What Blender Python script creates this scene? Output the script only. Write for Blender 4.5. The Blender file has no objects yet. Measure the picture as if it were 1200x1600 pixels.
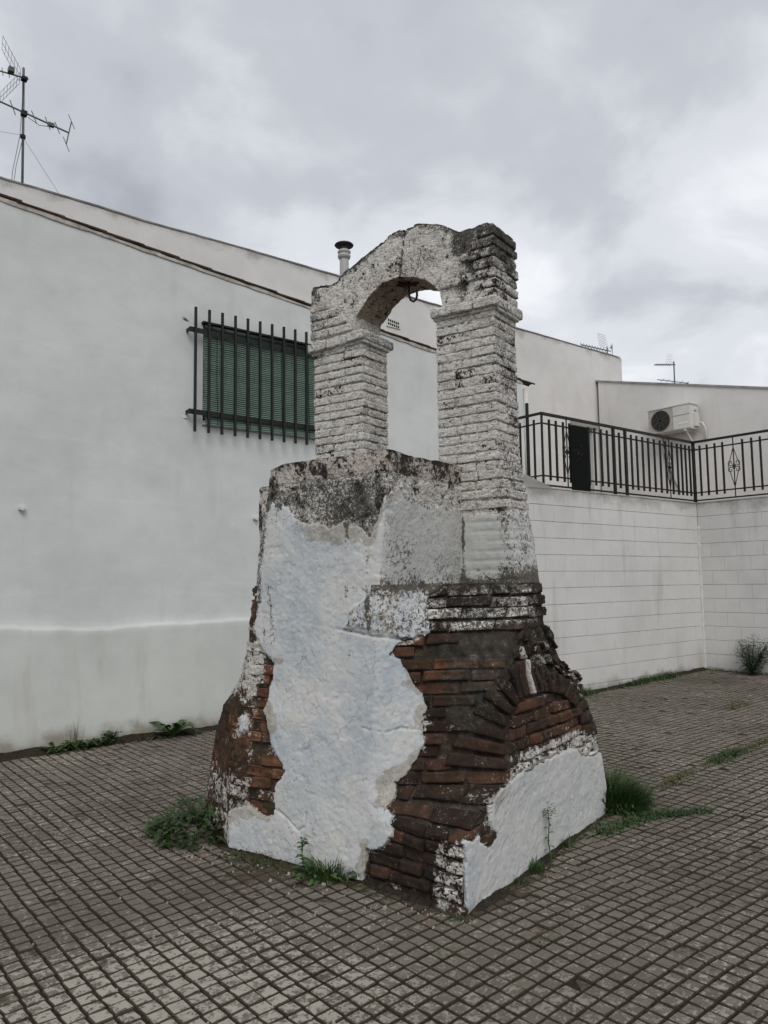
import bpy, math, random
import numpy as np
from mathutils import Vector, Matrix

random.seed(7)
rng = np.random.default_rng(11)
scene = bpy.context.scene
col = scene.collection
PI = math.pi

# ------------------------------------------------------------------ camera, sky, sun, exposure
EYE = 1.6
PITCH, ROLL, AZ = math.radians(5.2), math.radians(0.75), math.atan2(1500., 1200.)
F_ = np.array([math.cos(AZ), math.sin(AZ), 0.]); R_ = np.array([math.sin(AZ), -math.cos(AZ), 0.]); U_ = np.array([0, 0, 1.])
fw = F_ * math.cos(PITCH) + U_ * math.sin(PITCH)
up = U_ * math.cos(PITCH) - F_ * math.sin(PITCH)
cup = up * math.cos(ROLL) + R_ * math.sin(ROLL)
crt = R_ * math.cos(ROLL) - up * math.sin(ROLL)
cam_d = bpy.data.cameras.new('camera'); cam = bpy.data.objects.new('camera', cam_d); col.objects.link(cam)
M = Matrix.Identity(4)
for i in range(3):
    M[i][0] = crt[i]; M[i][1] = cup[i]; M[i][2] = -fw[i]
M[2][3] = EYE
cam.matrix_world = M
cam_d.sensor_fit = 'VERTICAL'; cam_d.sensor_height = 36.0; cam_d.lens = 27.0
cam_d.clip_start = 0.05; cam_d.clip_end = 2000
scene.camera = cam

SUN_EL, SUN_AZ = math.radians(46), math.radians(238)     # azimuth of the sun counted from +X towards +Y
w = bpy.data.worlds.new('World'); scene.world = w; w.use_nodes = True
nt = w.node_tree; nt.nodes.clear()
def N(tree, typ, **kw):
    n = tree.nodes.new(typ)
    for k, v in kw.items(): setattr(n, k, v)
    return n
def math_node(tree, op, a, b=None, c=None, clamp=False):
    n = tree.nodes.new('ShaderNodeMath'); n.operation = op; n.use_clamp = clamp
    for i, x in enumerate((a, b, c)):
        if x is None: continue
        if isinstance(x, (int, float)): n.inputs[i].default_value = x
        else: tree.links.new(x, n.inputs[i])
    return n.outputs[0]
def mixc(tree, fac, a, b, blend='MIX'):
    n = tree.nodes.new('ShaderNodeMix'); n.data_type = 'RGBA'; n.blend_type = blend
    for sock, x in ((n.inputs['Factor'], fac), (n.inputs['A'], a), (n.inputs['B'], b)):
        sock = [s for s in n.inputs if s.name == sock.name and (s.type == 'RGBA' or (sock.name == 'Factor' and s.type == 'VALUE'))][0]
        if isinstance(x, (int, float)): sock.default_value = x
        elif isinstance(x, tuple): sock.default_value = (x[0], x[1], x[2], 1)
        else: tree.links.new(x, sock)
    return [o for o in n.outputs if o.type == 'RGBA'][0]
def noise(tree, vec, scale, detail=4, rough=.55, dist=0.):
    n = tree.nodes.new('ShaderNodeTexNoise'); n.inputs['Scale'].default_value = scale
    n.inputs['Detail'].default_value = detail; n.inputs['Roughness'].default_value = rough; n.inputs['Distortion'].default_value = dist
    if vec is not None: tree.links.new(vec, n.inputs['Vector'])
    return n.outputs['Fac']
def ramp(tree, fac, stops, interp='LINEAR'):
    n = tree.nodes.new('ShaderNodeValToRGB'); n.color_ramp.interpolation = interp
    e = n.color_ramp.elements
    while len(e) < len(stops): e.new(0.5)
    for k, (p, c) in enumerate(stops):
        e[k].position = p; e[k].color = (c[0], c[1], c[2], 1) if isinstance(c, tuple) else (c, c, c, 1)
    tree.links.new(fac, n.inputs['Fac'])
    return n.outputs['Color']
def sstep(tree, x, lo, hi):
    n = tree.nodes.new('ShaderNodeMapRange'); n.interpolation_type = 'SMOOTHSTEP'
    n.inputs['From Min'].default_value = lo; n.inputs['From Max'].default_value = hi
    tree.links.new(x, n.inputs['Value']); return n.outputs['Result']

tc = N(nt, 'ShaderNodeTexCoord')
sky = N(nt, 'ShaderNodeTexSky'); sky.sky_type = 'NISHITA'; sky.sun_disc = False
sky.sun_elevation = SUN_EL; sky.sun_rotation = PI / 2 - SUN_AZ; sky.dust_density = 3.0
sep = N(nt, 'ShaderNodeSeparateXYZ'); nt.links.new(tc.outputs['Generated'], sep.inputs[0])
zc = math_node(nt, 'ADD', math_node(nt, 'MAXIMUM', sep.outputs['Z'], 0.0), 0.30)
cmb = N(nt, 'ShaderNodeCombineXYZ')
nt.links.new(math_node(nt, 'DIVIDE', sep.outputs['X'], zc), cmb.inputs[0])
nt.links.new(math_node(nt, 'DIVIDE', sep.outputs['Y'], zc), cmb.inputs[1])
cmb.inputs[2].default_value = SKYSEED = 40.79
n1 = noise(nt, cmb.outputs[0], 1.15, 3, .5, .3)
n2 = noise(nt, cmb.outputs[0], 3.1, 7, .5, .25)
cl = math_node(nt, 'ADD', math_node(nt, 'MULTIPLY', n1, .52), math_node(nt, 'MULTIPLY', n2, .48))
cloud = ramp(nt, cl, [(.34, (3.7, 3.9, 4.25)), (.44, (5.0, 5.2, 5.6)), (.52, (6.6, 6.8, 7.2)), (.61, (8.3, 8.45, 8.75))], 'EASE')
skyc = mixc(nt, .93, sky.outputs['Color'], cloud)
bg = N(nt, 'ShaderNodeBackground'); bg.inputs['Strength'].default_value = 0.10
nt.links.new(skyc, bg.inputs['Color'])
out = N(nt, 'ShaderNodeOutputWorld'); nt.links.new(bg.outputs[0], out.inputs[0])

sd = bpy.data.lights.new('sun', 'SUN'); sd.energy = 1.15; sd.angle = math.radians(32); sd.color = (1.0, .96, .90)
so = bpy.data.objects.new('sun', sd); col.objects.link(so)
sdir = Vector((math.cos(SUN_EL) * math.cos(SUN_AZ), math.cos(SUN_EL) * math.sin(SUN_AZ), math.sin(SUN_EL)))
so.rotation_euler = sdir.to_track_quat('Z', 'Y').to_euler(); so.location = (-10, -6, 20)
vs = scene.view_settings
vs.view_transform = 'Standard'; vs.look = 'None'; vs.gamma = 1; vs.use_curve_mapping = False; vs.exposure = 0.22
scene.cycles.use_denoising = True
scene.cycles.max_bounces = 6; scene.cycles.diffuse_bounces = 3

# ------------------------------------------------------------------ helpers
def h3(ix, iy, iz):
    h = (ix.astype(np.int64) * 374761393 + iy.astype(np.int64) * 668265263 + iz.astype(np.int64) * 1274126177) & 0xFFFFFFFF
    h = ((h ^ (h >> 13)) * 1274126177) & 0xFFFFFFFF
    h = ((h ^ (h >> 16)) * 2246822519) & 0xFFFFFFFF
    return ((h ^ (h >> 15)) & 0xFFFFFF) / float(0xFFFFFF) * 2 - 1
def vnoise(p):
    i = np.floor(p).astype(np.int64); f = p - i; q = f * f * (3 - 2 * f)
    r = 0
    for dx in (0, 1):
        wx = q[:, 0] if dx else 1 - q[:, 0]
        for dy in (0, 1):
            wy = q[:, 1] if dy else 1 - q[:, 1]
            for dz in (0, 1):
                wz = q[:, 2] if dz else 1 - q[:, 2]
                r = r + wx * wy * wz * h3(i[:, 0] + dx, i[:, 1] + dy, i[:, 2] + dz)
    return r
def fbm(p, scale, octv=4, gain=.5):
    p = np.asarray(p, float) * scale; a, r, t = 1., 0., 0.
    for o in range(octv):
        r = r + a * vnoise(p + 17.3 * o); t += a; a *= gain; p = p * 2.03
    return r / t
def sm(x, lo, hi):
    t = np.clip((x - lo) / (hi - lo), 0, 1); return t * t * (3 - 2 * t)
def sdf(pts, poly):
    """signed distance to a polygon, positive inside"""
    P = np.asarray(poly, float); x, y = pts[:, 0], pts[:, 1]
    d = np.full(len(x), 1e9); ins = np.zeros(len(x), bool)
    for k in range(len(P)):
        a, b = P[k], P[(k + 1) % len(P)]; e = b - a
        t = np.clip(((x - a[0]) * e[0] + (y - a[1]) * e[1]) / max(e @ e, 1e-12), 0, 1)
        d = np.minimum(d, (x - a[0] - e[0] * t) ** 2 + (y - a[1] - e[1] * t) ** 2)
        c = (a[1] > y) != (b[1] > y)
        if abs(e[1]) > 1e-12: ins ^= c & (x < a[0] + (y - a[1]) / e[1] * e[0])
    d = np.sqrt(d); return np.where(ins, d, -d)
def sdl(pts, line):
    P = np.asarray(line, float); x, y = pts[:, 0], pts[:, 1]; d = np.full(len(x), 1e9)
    for k in range(len(P) - 1):
        a, b = P[k], P[k + 1]; e = b - a
        t = np.clip(((x - a[0]) * e[0] + (y - a[1]) * e[1]) / max(e @ e, 1e-12), 0, 1)
        d = np.minimum(d, (x - a[0] - e[0] * t) ** 2 + (y - a[1] - e[1] * t) ** 2)
    return np.sqrt(d)

def link(o, parent=None):
    col.objects.link(o)
    if parent is not None: o.parent = parent
    return o
def mesh_np(name, V, Fq, mat, parent=None, attrs=None, smooth=False, tri=None):  # smooth: one flag or one per face
    """one mesh object from a vertex array and quad (and triangle) index arrays"""
    me = bpy.data.meshes.new(name)
    V = np.asarray(V, np.float32); Fq = np.asarray(Fq, np.int32).reshape(-1, 4)
    T = np.asarray(tri if tri is not None else [], np.int32).reshape(-1, 3)
    me.vertices.add(len(V)); me.vertices.foreach_set('co', V.ravel())
    nl = Fq.size + T.size; me.loops.add(nl)
    me.loops.foreach_set('vertex_index', np.concatenate([Fq.ravel(), T.ravel()]).astype(np.int32))
    n = len(Fq) + len(T); me.polygons.add(n)
    st = np.concatenate([np.arange(len(Fq)) * 4, Fq.size + np.arange(len(T)) * 3]).astype(np.int32)
    me.polygons.foreach_set('loop_start', st)
    me.polygons.foreach_set('use_smooth', np.broadcast_to(np.asarray(smooth, bool), (n,)).copy())
    for k, a in (attrs or {}).items():
        at = me.attributes.new(k, 'FLOAT', 'POINT'); at.data.foreach_set('value', np.asarray(a, np.float32))
    me.update(calc_edges=True); me.validate()
    me.materials.append(mat)
    return link(bpy.data.objects.new(name, me), parent)

class MB:
    """gathers boxes, tubes, strips and rings into one mesh"""
    def __init__(s): s.v, s.q, s.t = [], [], []
    def add(s, V, Q=(), T=()):
        n = len(s.v); s.v += [tuple(map(float, p)) for p in V]
        s.q += [tuple(i + n for i in f) for f in Q]; s.t += [tuple(i + n for i in f) for f in T]; return s
    def box(s, a, b):
        x0, y0, z0 = a; x1, y1, z1 = b
        V = [(x0, y0, z0), (x1, y0, z0), (x1, y1, z0), (x0, y1, z0), (x0, y0, z1), (x1, y0, z1), (x1, y1, z1), (x0, y1, z1)]
        return s.add(V, [(0, 3, 2, 1), (4, 5, 6, 7), (0, 1, 5, 4), (1, 2, 6, 5), (2, 3, 7, 6), (3, 0, 4, 7)])
    def hexa(s, V):   # eight corners, bottom ring then top ring
        return s.add(V, [(0, 3, 2, 1), (4, 5, 6, 7), (0, 1, 5, 4), (1, 2, 6, 5), (2, 3, 7, 6), (3, 0, 4, 7)])
    def tube(s, pts, r, n=6, caps=True):
        pts = [Vector(p) for p in pts]; rs = r if isinstance(r, (list, tuple)) else [r] * len(pts)
        V, Q, T = [], [], []
        ref = None
        for k, p in enumerate(pts):
            d = (pts[min(k + 1, len(pts) - 1)] - pts[max(k - 1, 0)]).normalized()
            if ref is None: ref = Vector((0, 0, 1)) if abs(d.z) < .9 else Vector((1, 0, 0))
            x = ref - d * ref.dot(d); x.normalize(); ref = x; y = d.cross(x)
            for j in range(n):
                a = 2 * PI * (j + .5) / n
                V.append(p + (x * math.cos(a) + y * math.sin(a)) * rs[k])
        for k in range(len(pts) - 1):
            for j in range(n):
                Q.append((k * n + j, k * n + (j + 1) % n, (k + 1) * n + (j + 1) % n, (k + 1) * n + j))
        if caps:
            V += [pts[0], pts[-1]]; a, b = len(V) - 2, len(V) - 1; o = (len(pts) - 1) * n
            for j in range(n): T += [(a, (j + 1) % n, j), (b, o + j, o + (j + 1) % n)]
        return s.add(V, Q, T)
    def lathe(s, prof, c=(0, 0, 0), n=20):
        V, Q = [], []
        for r, z in prof:
            for j in range(n):
                a = 2 * PI * j / n; V.append((c[0] + r * math.cos(a), c[1] + r * math.sin(a), c[2] + z))
        for k in range(len(prof) - 1):
            for j in range(n): Q.append((k * n + j, k * n + (j + 1) % n, (k + 1) * n + (j + 1) % n, (k + 1) * n + j))
        return s.add(V, Q)
    def strip(s, pts, widths, side, bend=0.0):
        """leaf or blade: a ribbon along pts, `side` its width direction, folded a little along the midrib"""
        V, Q = [], []
        side = Vector(side).normalized()
        for p, wd in zip(pts, widths):
            p = Vector(p); V += [p - side * wd, p + Vector((0, 0, -bend * wd)), p + side * wd]
        for k in range(len(pts) - 1):
            a = 3 * k; Q += [(a, a + 1, a + 4, a + 3), (a + 1, a + 2, a + 5, a + 4)]
        return s.add(V, Q)
    def build(s, name, mat, parent=None, smooth=False, attrs=None):
        return mesh_np(name, np.array(s.v), s.q, mat, parent, attrs, smooth, s.t)

def thing(name, label, cat, loc=(0, 0, 0), group=None, rz=0):
    o = bpy.data.objects.new(name, None); col.objects.link(o); o.location = loc; o.rotation_euler[2] = rz
    o.empty_display_size = .1
    return tag(o, label, cat, group)
def tag(o, label, cat, group=None):
    o['label'] = label; o['category'] = cat
    if group: o['group'] = group
    return o
def grid_faces(nr, nc, wrap=False):
    i = np.arange(nr - 1)[:, None]; j = np.arange(nc if wrap else nc - 1)[None, :]; j2 = (j + 1) % nc
    return np.stack([i * nc + j, i * nc + j2, (i + 1) * nc + j2, (i + 1) * nc + j], -1).reshape(-1, 4)
def gz(x):
    """the paving rises gently beyond the well and dips a little on the near left"""
    x = np.asarray(x, float)
    return np.where(x > 4.6, .0258 * (x - 4.6), np.where(x < 2.2, .012 * (x - 2.2), 0.))

# ------------------------------------------------------------------ materials
def new_mat(name, rough=.85, spec=.25):
    m = bpy.data.materials.new(name); m.use_nodes = True; t = m.node_tree
    b = t.nodes['Principled BSDF']; b.inputs['Roughness'].default_value = rough; b.inputs['Specular IOR Level'].default_value = spec
    return m, t, b
def bump(t, b, h, strength=.5, dist=.01):
    n = t.nodes.new('ShaderNodeBump'); n.inputs['Strength'].default_value = strength; n.inputs['Distance'].default_value = dist
    t.links.new(h, n.inputs['Height']); t.links.new(n.outputs[0], b.inputs['Normal'])
def attr(t, name):
    n = t.nodes.new('ShaderNodeAttribute'); n.attribute_name = name; return n.outputs['Fac']
def pos(t, offset=0.):
    g = t.nodes.new('ShaderNodeNewGeometry'); o = g.outputs['Position']
    if offset:
        v = t.nodes.new('ShaderNodeVectorMath'); v.operation = 'ADD'; v.inputs[1].default_value = (offset, offset * 1.3, offset * .7)
        t.links.new(o, v.inputs[0]); o = v.outputs[0]
    return o
def scaled(t, vec, s):
    v = t.nodes.new('ShaderNodeVectorMath'); v.operation = 'MULTIPLY'; v.inputs[1].default_value = s
    t.links.new(vec, v.inputs[0]); return v.outputs[0]
def flat(name, c, rough=.6, metal=0., var=.12, scale=20., spec=.3):
    m, t, b = new_mat(name, rough, spec); b.inputs['Metallic'].default_value = metal
    n = noise(t, pos(t), scale, 4)
    c1 = tuple(x * (1 - var) for x in c); c2 = tuple(x * (1 + var) for x in c)
    t.links.new(ramp(t, n, [(.3, c1), (.7, c2)]), b.inputs['Base Color']); return m

def masonry_mat():
    """old brick: attributes tone (brick colour, above 1.5 means mortar), wash (how much lime wash is left), lichen (black crust), moss"""
    m, t, b = new_mat('old_brick_masonry', .92, .15)
    p = pos(t); tone, wash, lich, moss = (attr(t, k) for k in ('tone', 'wash', 'lichen', 'moss'))
    nf = noise(t, p, 55, 5, .6); nm = noise(t, p, 17, 5, .6); nl = noise(t, p, 6, 4, .55); nx = noise(t, p, 160, 3, .6)
    tn = math_node(t, 'ADD', tone, math_node(t, 'MULTIPLY', math_node(t, 'SUBTRACT', nm, .5), .9))
    brick = ramp(t, tn, [(0., (.024, .017, .013)), (.35, (.058, .034, .023)), (.62, (.120, .056, .033)), (1., (.215, .105, .060))])
    mort = ramp(t, nm, [(.3, (.022, .018, .014)), (.55, (.052, .040, .031)), (.75, (.13, .10, .08))])
    c = mixc(t, sstep(t, tone, 1.4, 1.6), brick, mort)
    # ochre moss film
    c = mixc(t, math_node(t, 'MULTIPLY', sstep(t, math_node(t, 'ADD', nl, math_node(t, 'MULTIPLY', moss, .5)), .66, .9), .6), c, (.075, .058, .032))
    # soot and damp
    c = mixc(t, math_node(t, 'MULTIPLY', sstep(t, nl, .45, .7), .45), c, (.035, .026, .02))
    # lime wash, flaking
    wn = math_node(t, 'ADD', math_node(t, 'MULTIPLY', nf, .5), math_node(t, 'MULTIPLY', nm, .5))
    wf = sstep(t, math_node(t, 'ADD', wash, math_node(t, 'MULTIPLY', math_node(t, 'SUBTRACT', wn, .5), 1.9)), .46, .60)
    wcol = ramp(t, math_node(t, 'ADD', math_node(t, 'MULTIPLY', nl, .5), math_node(t, 'MULTIPLY', nx, .5)), [(.34, (.45, .42, .375)), (.48, (.66, .635, .59)), (.62, (.76, .745, .71))])
    wcol = mixc(t, attr(t, 'cream'), wcol, (.36, .275, .20))
    wcol = mixc(t, math_node(t, 'MULTIPLY', sstep(t, math_node(t, 'ADD', math_node(t, 'MULTIPLY', nl, .6), math_node(t, 'MULTIPLY', nf, .4)), .50, .68), .45), wcol, (.27, .215, .165))
    c = mixc(t, wf, c, wcol)
    # black lichen crust: fine flecks inside patches
    ln = math_node(t, 'ADD', math_node(t, 'MULTIPLY', nf, .55), math_node(t, 'MULTIPLY', nx, .45))
    lf = sstep(t, math_node(t, 'ADD', lich, math_node(t, 'MULTIPLY', math_node(t, 'SUBTRACT', ln, .5), 2.7)), .50, .62)
    lcol = ramp(t, nm, [(.35, (.022, .02, .017)), (.6, (.06, .055, .045)), (.75, (.13, .12, .095))])
    c = mixc(t, math_node(t, 'MULTIPLY', lf, .92), c, lcol)
    # pale crumbs of old lime and white lichen
    wsp = sstep(t, math_node(t, 'ADD', math_node(t, 'MULTIPLY', nx, .6), math_node(t, 'MULTIPLY', nf, .4)), .585, .64)
    wsp = math_node(t, 'MULTIPLY', wsp, sstep(t, math_node(t, 'ADD', nm, math_node(t, 'MULTIPLY', wash, .4)), .50, .70))
    c = mixc(t, math_node(t, 'MULTIPLY', wsp, .7), c, (.42, .40, .36))
    # fine level cracks in the coats of wash
    hn = noise(t, scaled(t, p, (1., 1., 3.6)), 17, 5, .62, .4); hc = math_node(t, 'ABSOLUTE', math_node(t, 'SUBTRACT', hn, .5))
    hc = math_node(t, 'MULTIPLY', math_node(t, 'SUBTRACT', 1., sstep(t, hc, .004, .022)), math_node(t, 'MULTIPLY', wf, .8))
    c = mixc(t, math_node(t, 'MULTIPLY', hc, .8), c, (.075, .062, .05))
    t.links.new(c, b.inputs['Base Color'])
    hh = math_node(t, 'ADD', math_node(t, 'MULTIPLY', nf, .6), math_node(t, 'ADD', math_node(t, 'MULTIPLY', wf, .25), math_node(t, 'MULTIPLY', nx, .35)))
    hh = math_node(t, 'SUBTRACT', hh, math_node(t, 'MULTIPLY', hc, .5))
    bump(t, b, hh, .85, .012)
    return m
def plaster_mat():
    """lime plaster: attributes lichen (with contact shade painted at the foot), cream (bare tan render under the lime wash)"""
    m, t, b = new_mat('peeling_lime_plaster', .9, .15)
    p = pos(t); lich, cream = attr(t, 'lichen'), attr(t, 'cream')
    nb = noise(t, p, 2.6, 4, .55); nm = noise(t, p, 13, 5, .6); nf = noise(t, p, 48, 5, .62); nx = noise(t, p, 150, 3, .6)
    c = ramp(t, math_node(t, 'ADD', math_node(t, 'MULTIPLY', nb, .65), math_node(t, 'MULTIPLY', nm, .35)),
             [(.36, (.40, .455, .50)), (.47, (.50, .535, .56)), (.57, (.585, .595, .59)), (.70, (.57, .54, .49))])
    # tan render where the wash is thin
    cn = math_node(t, 'ADD', math_node(t, 'MULTIPLY', nf, .6), math_node(t, 'MULTIPLY', nm, .4))
    cf = sstep(t, math_node(t, 'ADD', cream, math_node(t, 'MULTIPLY', math_node(t, 'SUBTRACT', cn, .5), 1.8)), .45, .62)
    ccol = ramp(t, nf, [(.35, (.23, .195, .15)), (.55, (.37, .335, .28)), (.7, (.47, .445, .395))])
    c = mixc(t, math_node(t, 'MULTIPLY', cf, .75), c, ccol)
    # hairline cracks
    dn = t.nodes.new('ShaderNodeTexNoise'); dn.inputs['Scale'].default_value = 5; dn.inputs['Detail'].default_value = 5; t.links.new(p, dn.inputs['Vector'])
    dv = t.nodes.new('ShaderNodeVectorMath'); dv.operation = 'MULTIPLY_ADD'; dv.inputs[1].default_value = (.35, .35, .35)
    t.links.new(dn.outputs['Color'], dv.inputs[0]); t.links.new(p, dv.inputs[2])
    vo = t.nodes.new('ShaderNodeTexVoronoi'); vo.feature = 'DISTANCE_TO_EDGE'; vo.inputs['Scale'].default_value = 4.2; t.links.new(dv.outputs[0], vo.inputs['Vector'])
    ck = math_node(t, 'MULTIPLY', math_node(t, 'SUBTRACT', 1., sstep(t, vo.outputs['Distance'], .002, .008)), sstep(t, noise(t, p, 3.3, 3), .45, .56))
    c = mixc(t, math_node(t, 'MULTIPLY', ck, .62), c, (.15, .13, .115))
    c = mixc(t, attr(t, 'grey'), c, (.50, .50, .475))
    # trowel streaks and thin veils of other coats
    vs_ = noise(t, scaled(t, p, (1., 1., .45)), 9, 6, .68, .6)
    c = mixc(t, math_node(t, 'MULTIPLY', sstep(t, vs_, .47, .62), .35), c, (.60, .60, .58))
    c = mixc(t, math_node(t, 'MULTIPLY', sstep(t, noise(t, p, 31, 6, .7, .5), .56, .66), .35), c, (.27, .275, .27))
    # small flakes gone
    fl = sstep(t, math_node(t, 'ADD', math_node(t, 'MULTIPLY', nm, .55), math_node(t, 'MULTIPLY', nf, .45)), .62, .66)
    c = mixc(t, math_node(t, 'MULTIPLY', fl, .55), c, (.33, .31, .28))
    ln = math_node(t, 'ADD', math_node(t, 'MULTIPLY', nf, .55), math_node(t, 'MULTIPLY', nx, .45))
    lf = sstep(t, math_node(t, 'ADD', lich, math_node(t, 'MULTIPLY', math_node(t, 'SUBTRACT', ln, .5), 2.2)), .52, .66)
    c = mixc(t, math_node(t, 'MULTIPLY', lf, .92), c, ramp(t, nm, [(.35, (.03, .026, .02)), (.65, (.10, .085, .06))]))
    t.links.new(c, b.inputs['Base Color'])
    hh = math_node(t, 'ADD', math_node(t, 'MULTIPLY', nm, .2), math_node(t, 'SUBTRACT', math_node(t, 'MULTIPLY', nf, .35), math_node(t, 'ADD', math_node(t, 'MULTIPLY', ck, .5), math_node(t, 'MULTIPLY', fl, .3))))
    hh = math_node(t, 'ADD', hh, math_node(t, 'MULTIPLY', math_node(t, 'MULTIPLY', cf, nx), .6))
    bump(t, b, hh, .55, .010)
    return m
def wall_mat(name, tint, stain=(.42, .40, .33), lowz=None, topz=None, stain_amt=.35, courses=0.):
    """painted render with broad patches, faint trowel ridges, soil splashed near the ground and a weathered crest"""
    m, t, b = new_mat(name, .9, .12)
    p = pos(t); nb = noise(t, p, .7, 4, .6); nm = noise(t, p, 3.5, 5, .6); nf = noise(t, p, 24, 4, .6)
    k = math_node(t, 'ADD', math_node(t, 'MULTIPLY', nb, .6), math_node(t, 'MULTIPLY', nm, .4))
    c = ramp(t, k, [(.35, tuple(x * .88 for x in tint)), (.55, tint), (.7, tuple(min(.86, x * 1.06) for x in tint))])
    st = noise(t, scaled(t, p, (2.6, 2.6, .35)), 1.6, 5, .6)
    c = mixc(t, math_node(t, 'MULTIPLY', sstep(t, st, .55, .75), stain_amt), c, stain)
    spot = sstep(t, math_node(t, 'ADD', math_node(t, 'MULTIPLY', nm, .5), math_node(t, 'MULTIPLY', nf, .5)), .66, .72)
    c = mixc(t, math_node(t, 'MULTIPLY', spot, .4), c, stain)
    z = t.nodes.new('ShaderNodeSeparateXYZ'); t.links.new(p, z.inputs[0]); z = z.outputs['Z']
    if lowz is not None:
        a = math_node(t, 'MULTIPLY', math_node(t, 'SUBTRACT', lowz, z), 3.0)
        a = math_node(t, 'ADD', a, math_node(t, 'MULTIPLY', math_node(t, 'SUBTRACT', nm, .5), 1.6))
        c = mixc(t, math_node(t, 'MULTIPLY', sstep(t, a, -.1, .6), .75), c, (.17, .15, .095))
    if topz is not None:
        a = math_node(t, 'ADD', math_node(t, 'MULTIPLY', math_node(t, 'SUBTRACT', z, topz), 4.0), math_node(t, 'MULTIPLY', math_node(t, 'SUBTRACT', nm, .5), 2.4))
        c = mixc(t, math_node(t, 'MULTIPLY', sstep(t, a, -.2, .8), .7), c, (.20, .19, .17))
    t.links.new(c, b.inputs['Base Color'])
    rid = noise(t, p, 3.1, 6, .62)
    bump(t, b, math_node(t, 'ADD', math_node(t, 'MULTIPLY', rid, .4), math_node(t, 'MULTIPLY', nf, .3)), .22, .02)
    return m
def paver_mat():
    """cast concrete squares: attributes tone, pale (worn flaking crust), dirt_and_shade (brown soil, and contact shade painted round the well)"""
    m, t, b = new_mat('cast_concrete_paver', .88, .22)
    p = pos(t); tone, pale, dirt_and_shade = attr(t, 'tone'), attr(t, 'pale'), attr(t, 'dirt_and_shade')
    nf = noise(t, p, 70, 5, .65); nm = noise(t, p, 21, 4, .6); nb = noise(t, p, .9, 4, .6); nx = noise(t, p, 260, 2, .5)
    k = math_node(t, 'ADD', math_node(t, 'MULTIPLY', tone, .42), math_node(t, 'ADD', math_node(t, 'MULTIPLY', nf, .62), math_node(t, 'MULTIPLY', nb, .12)))
    c = ramp(t, k, [(.2, (.080, .068, .055)), (.5, (.146, .129, .107)), (.85, (.222, .200, .168))])
    sp = sstep(t, nx, .56, .66); c = mixc(t, math_node(t, 'MULTIPLY', sp, .5), c, (.27, .25, .22)); c = mixc(t, math_node(t, 'MULTIPLY', sstep(t, nx, .44, .34), .6), c, (.05, .044, .036))
    pf = sstep(t, math_node(t, 'ADD', pale, math_node(t, 'MULTIPLY', math_node(t, 'SUBTRACT', math_node(t, 'ADD', math_node(t, 'MULTIPLY', nf, .55), math_node(t, 'MULTIPLY', noise(t, p, 25, 4, .6), .60)), .5), 3.2)), .58, .64)
    c = mixc(t, math_node(t, 'MULTIPLY', pf, .9), c, (.36, .33, .285))
    dp = sstep(t, math_node(t, 'ADD', math_node(t, 'MULTIPLY', noise(t, pos(t, 3.), .62, 5, .6), .7), math_node(t, 'MULTIPLY', nm, .3)), .46, .62)
    c = mixc(t, math_node(t, 'MULTIPLY', dp, .42), c, (.062, .05, .038))
    df = sstep(t, math_node(t, 'ADD', dirt_and_shade, math_node(t, 'MULTIPLY', math_node(t, 'SUBTRACT', nm, .5), 1.2)), .45, .7)
    c = mixc(t, math_node(t, 'MULTIPLY', df, .85), c, (.058, .042, .029))
    t.links.new(c, b.inputs['Base Color'])
    bump(t, b, math_node(t, 'ADD', math_node(t, 'MULTIPLY', nf, .5), math_node(t, 'MULTIPLY', pf, .6)), .6, .006)
    return m
def soil_mat():
    m, t, b = new_mat('joint_soil', .95, .1)
    p = pos(t); n = noise(t, p, 40, 5, .65); g = noise(t, p, 2.3, 4, .6)
    c = ramp(t, n, [(.3, (.013, .011, .008)), (.6, (.038, .030, .022)), (.75, (.085, .068, .05))])
    c = mixc(t, math_node(t, 'MULTIPLY', sstep(t, g, .56, .7), .6), c, (.035, .042, .014))
    t.links.new(c, b.inputs['Base Color']); bump(t, b, n, .8, .01); return m
def leaf_mat(name, c1, c2, trans=.15):
    m, t, b = new_mat(name, .55, .35)
    n = noise(t, pos(t), 26, 3); t.links.new(ramp(t, n, [(.3, c1), (.7, c2)]), b.inputs['Base Color'])
    b.inputs['Subsurface Weight'].default_value = 0.0
    return m

MASON, PLAST, PAVER, SOIL = masonry_mat(), plaster_mat(), paver_mat(), soil_mat()
W_HOUSE = wall_mat('grey_white_render', (.625, .65, .64), lowz=.14, stain_amt=.22)
W_PLINTH = wall_mat('plinth_render', (.585, .605, .58), lowz=.22, stain_amt=.45)
W_TALL = wall_mat('cream_white_render', (.69, .68, .66), stain=(.50, .46, .42), topz=6.28, stain_amt=.22)
W_LOW = wall_mat('white_render', (.69, .68, .66), stain_amt=.15)
W_BLOCK = wall_mat('painted_concrete_block', (.64, .635, .62), stain=(.38, .33, .30), lowz=.26, topz=2.62, stain_amt=.45)
W_JOINT = flat('block_mortar', (.55, .54, .52), .95)
IRON = flat('black_painted_iron', (.012, .014, .013), .55, 0., .3, 30)
IRON_G = flat('dark_green_painted_iron', (.008, .014, .012), .5, 0., .3, 30)
STEEL = flat('weathered_aluminium', (.12, .125, .13), .5, .3, .25, 30)
RUST = flat('rusty_iron', (.06, .03, .02), .85, 0., .4, 60)
BLIND = flat('green_blind_slat', (.19, .28, .225), .6, 0., .16, 7)
DARK = flat('dark_hole_shade', (.012, .013, .012), .8)  # flat dark colour for the shade inside vent holes and fan
TILE = flat('old_clay_tile', (.085, .062, .05), .9, 0., .5, 9)
WHITE_M = flat('white_enamel', (.62, .615, .58), .45, 0., .05, 8)
GREY_M = flat('grey_plastic', (.20, .20, .20), .6)
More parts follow.
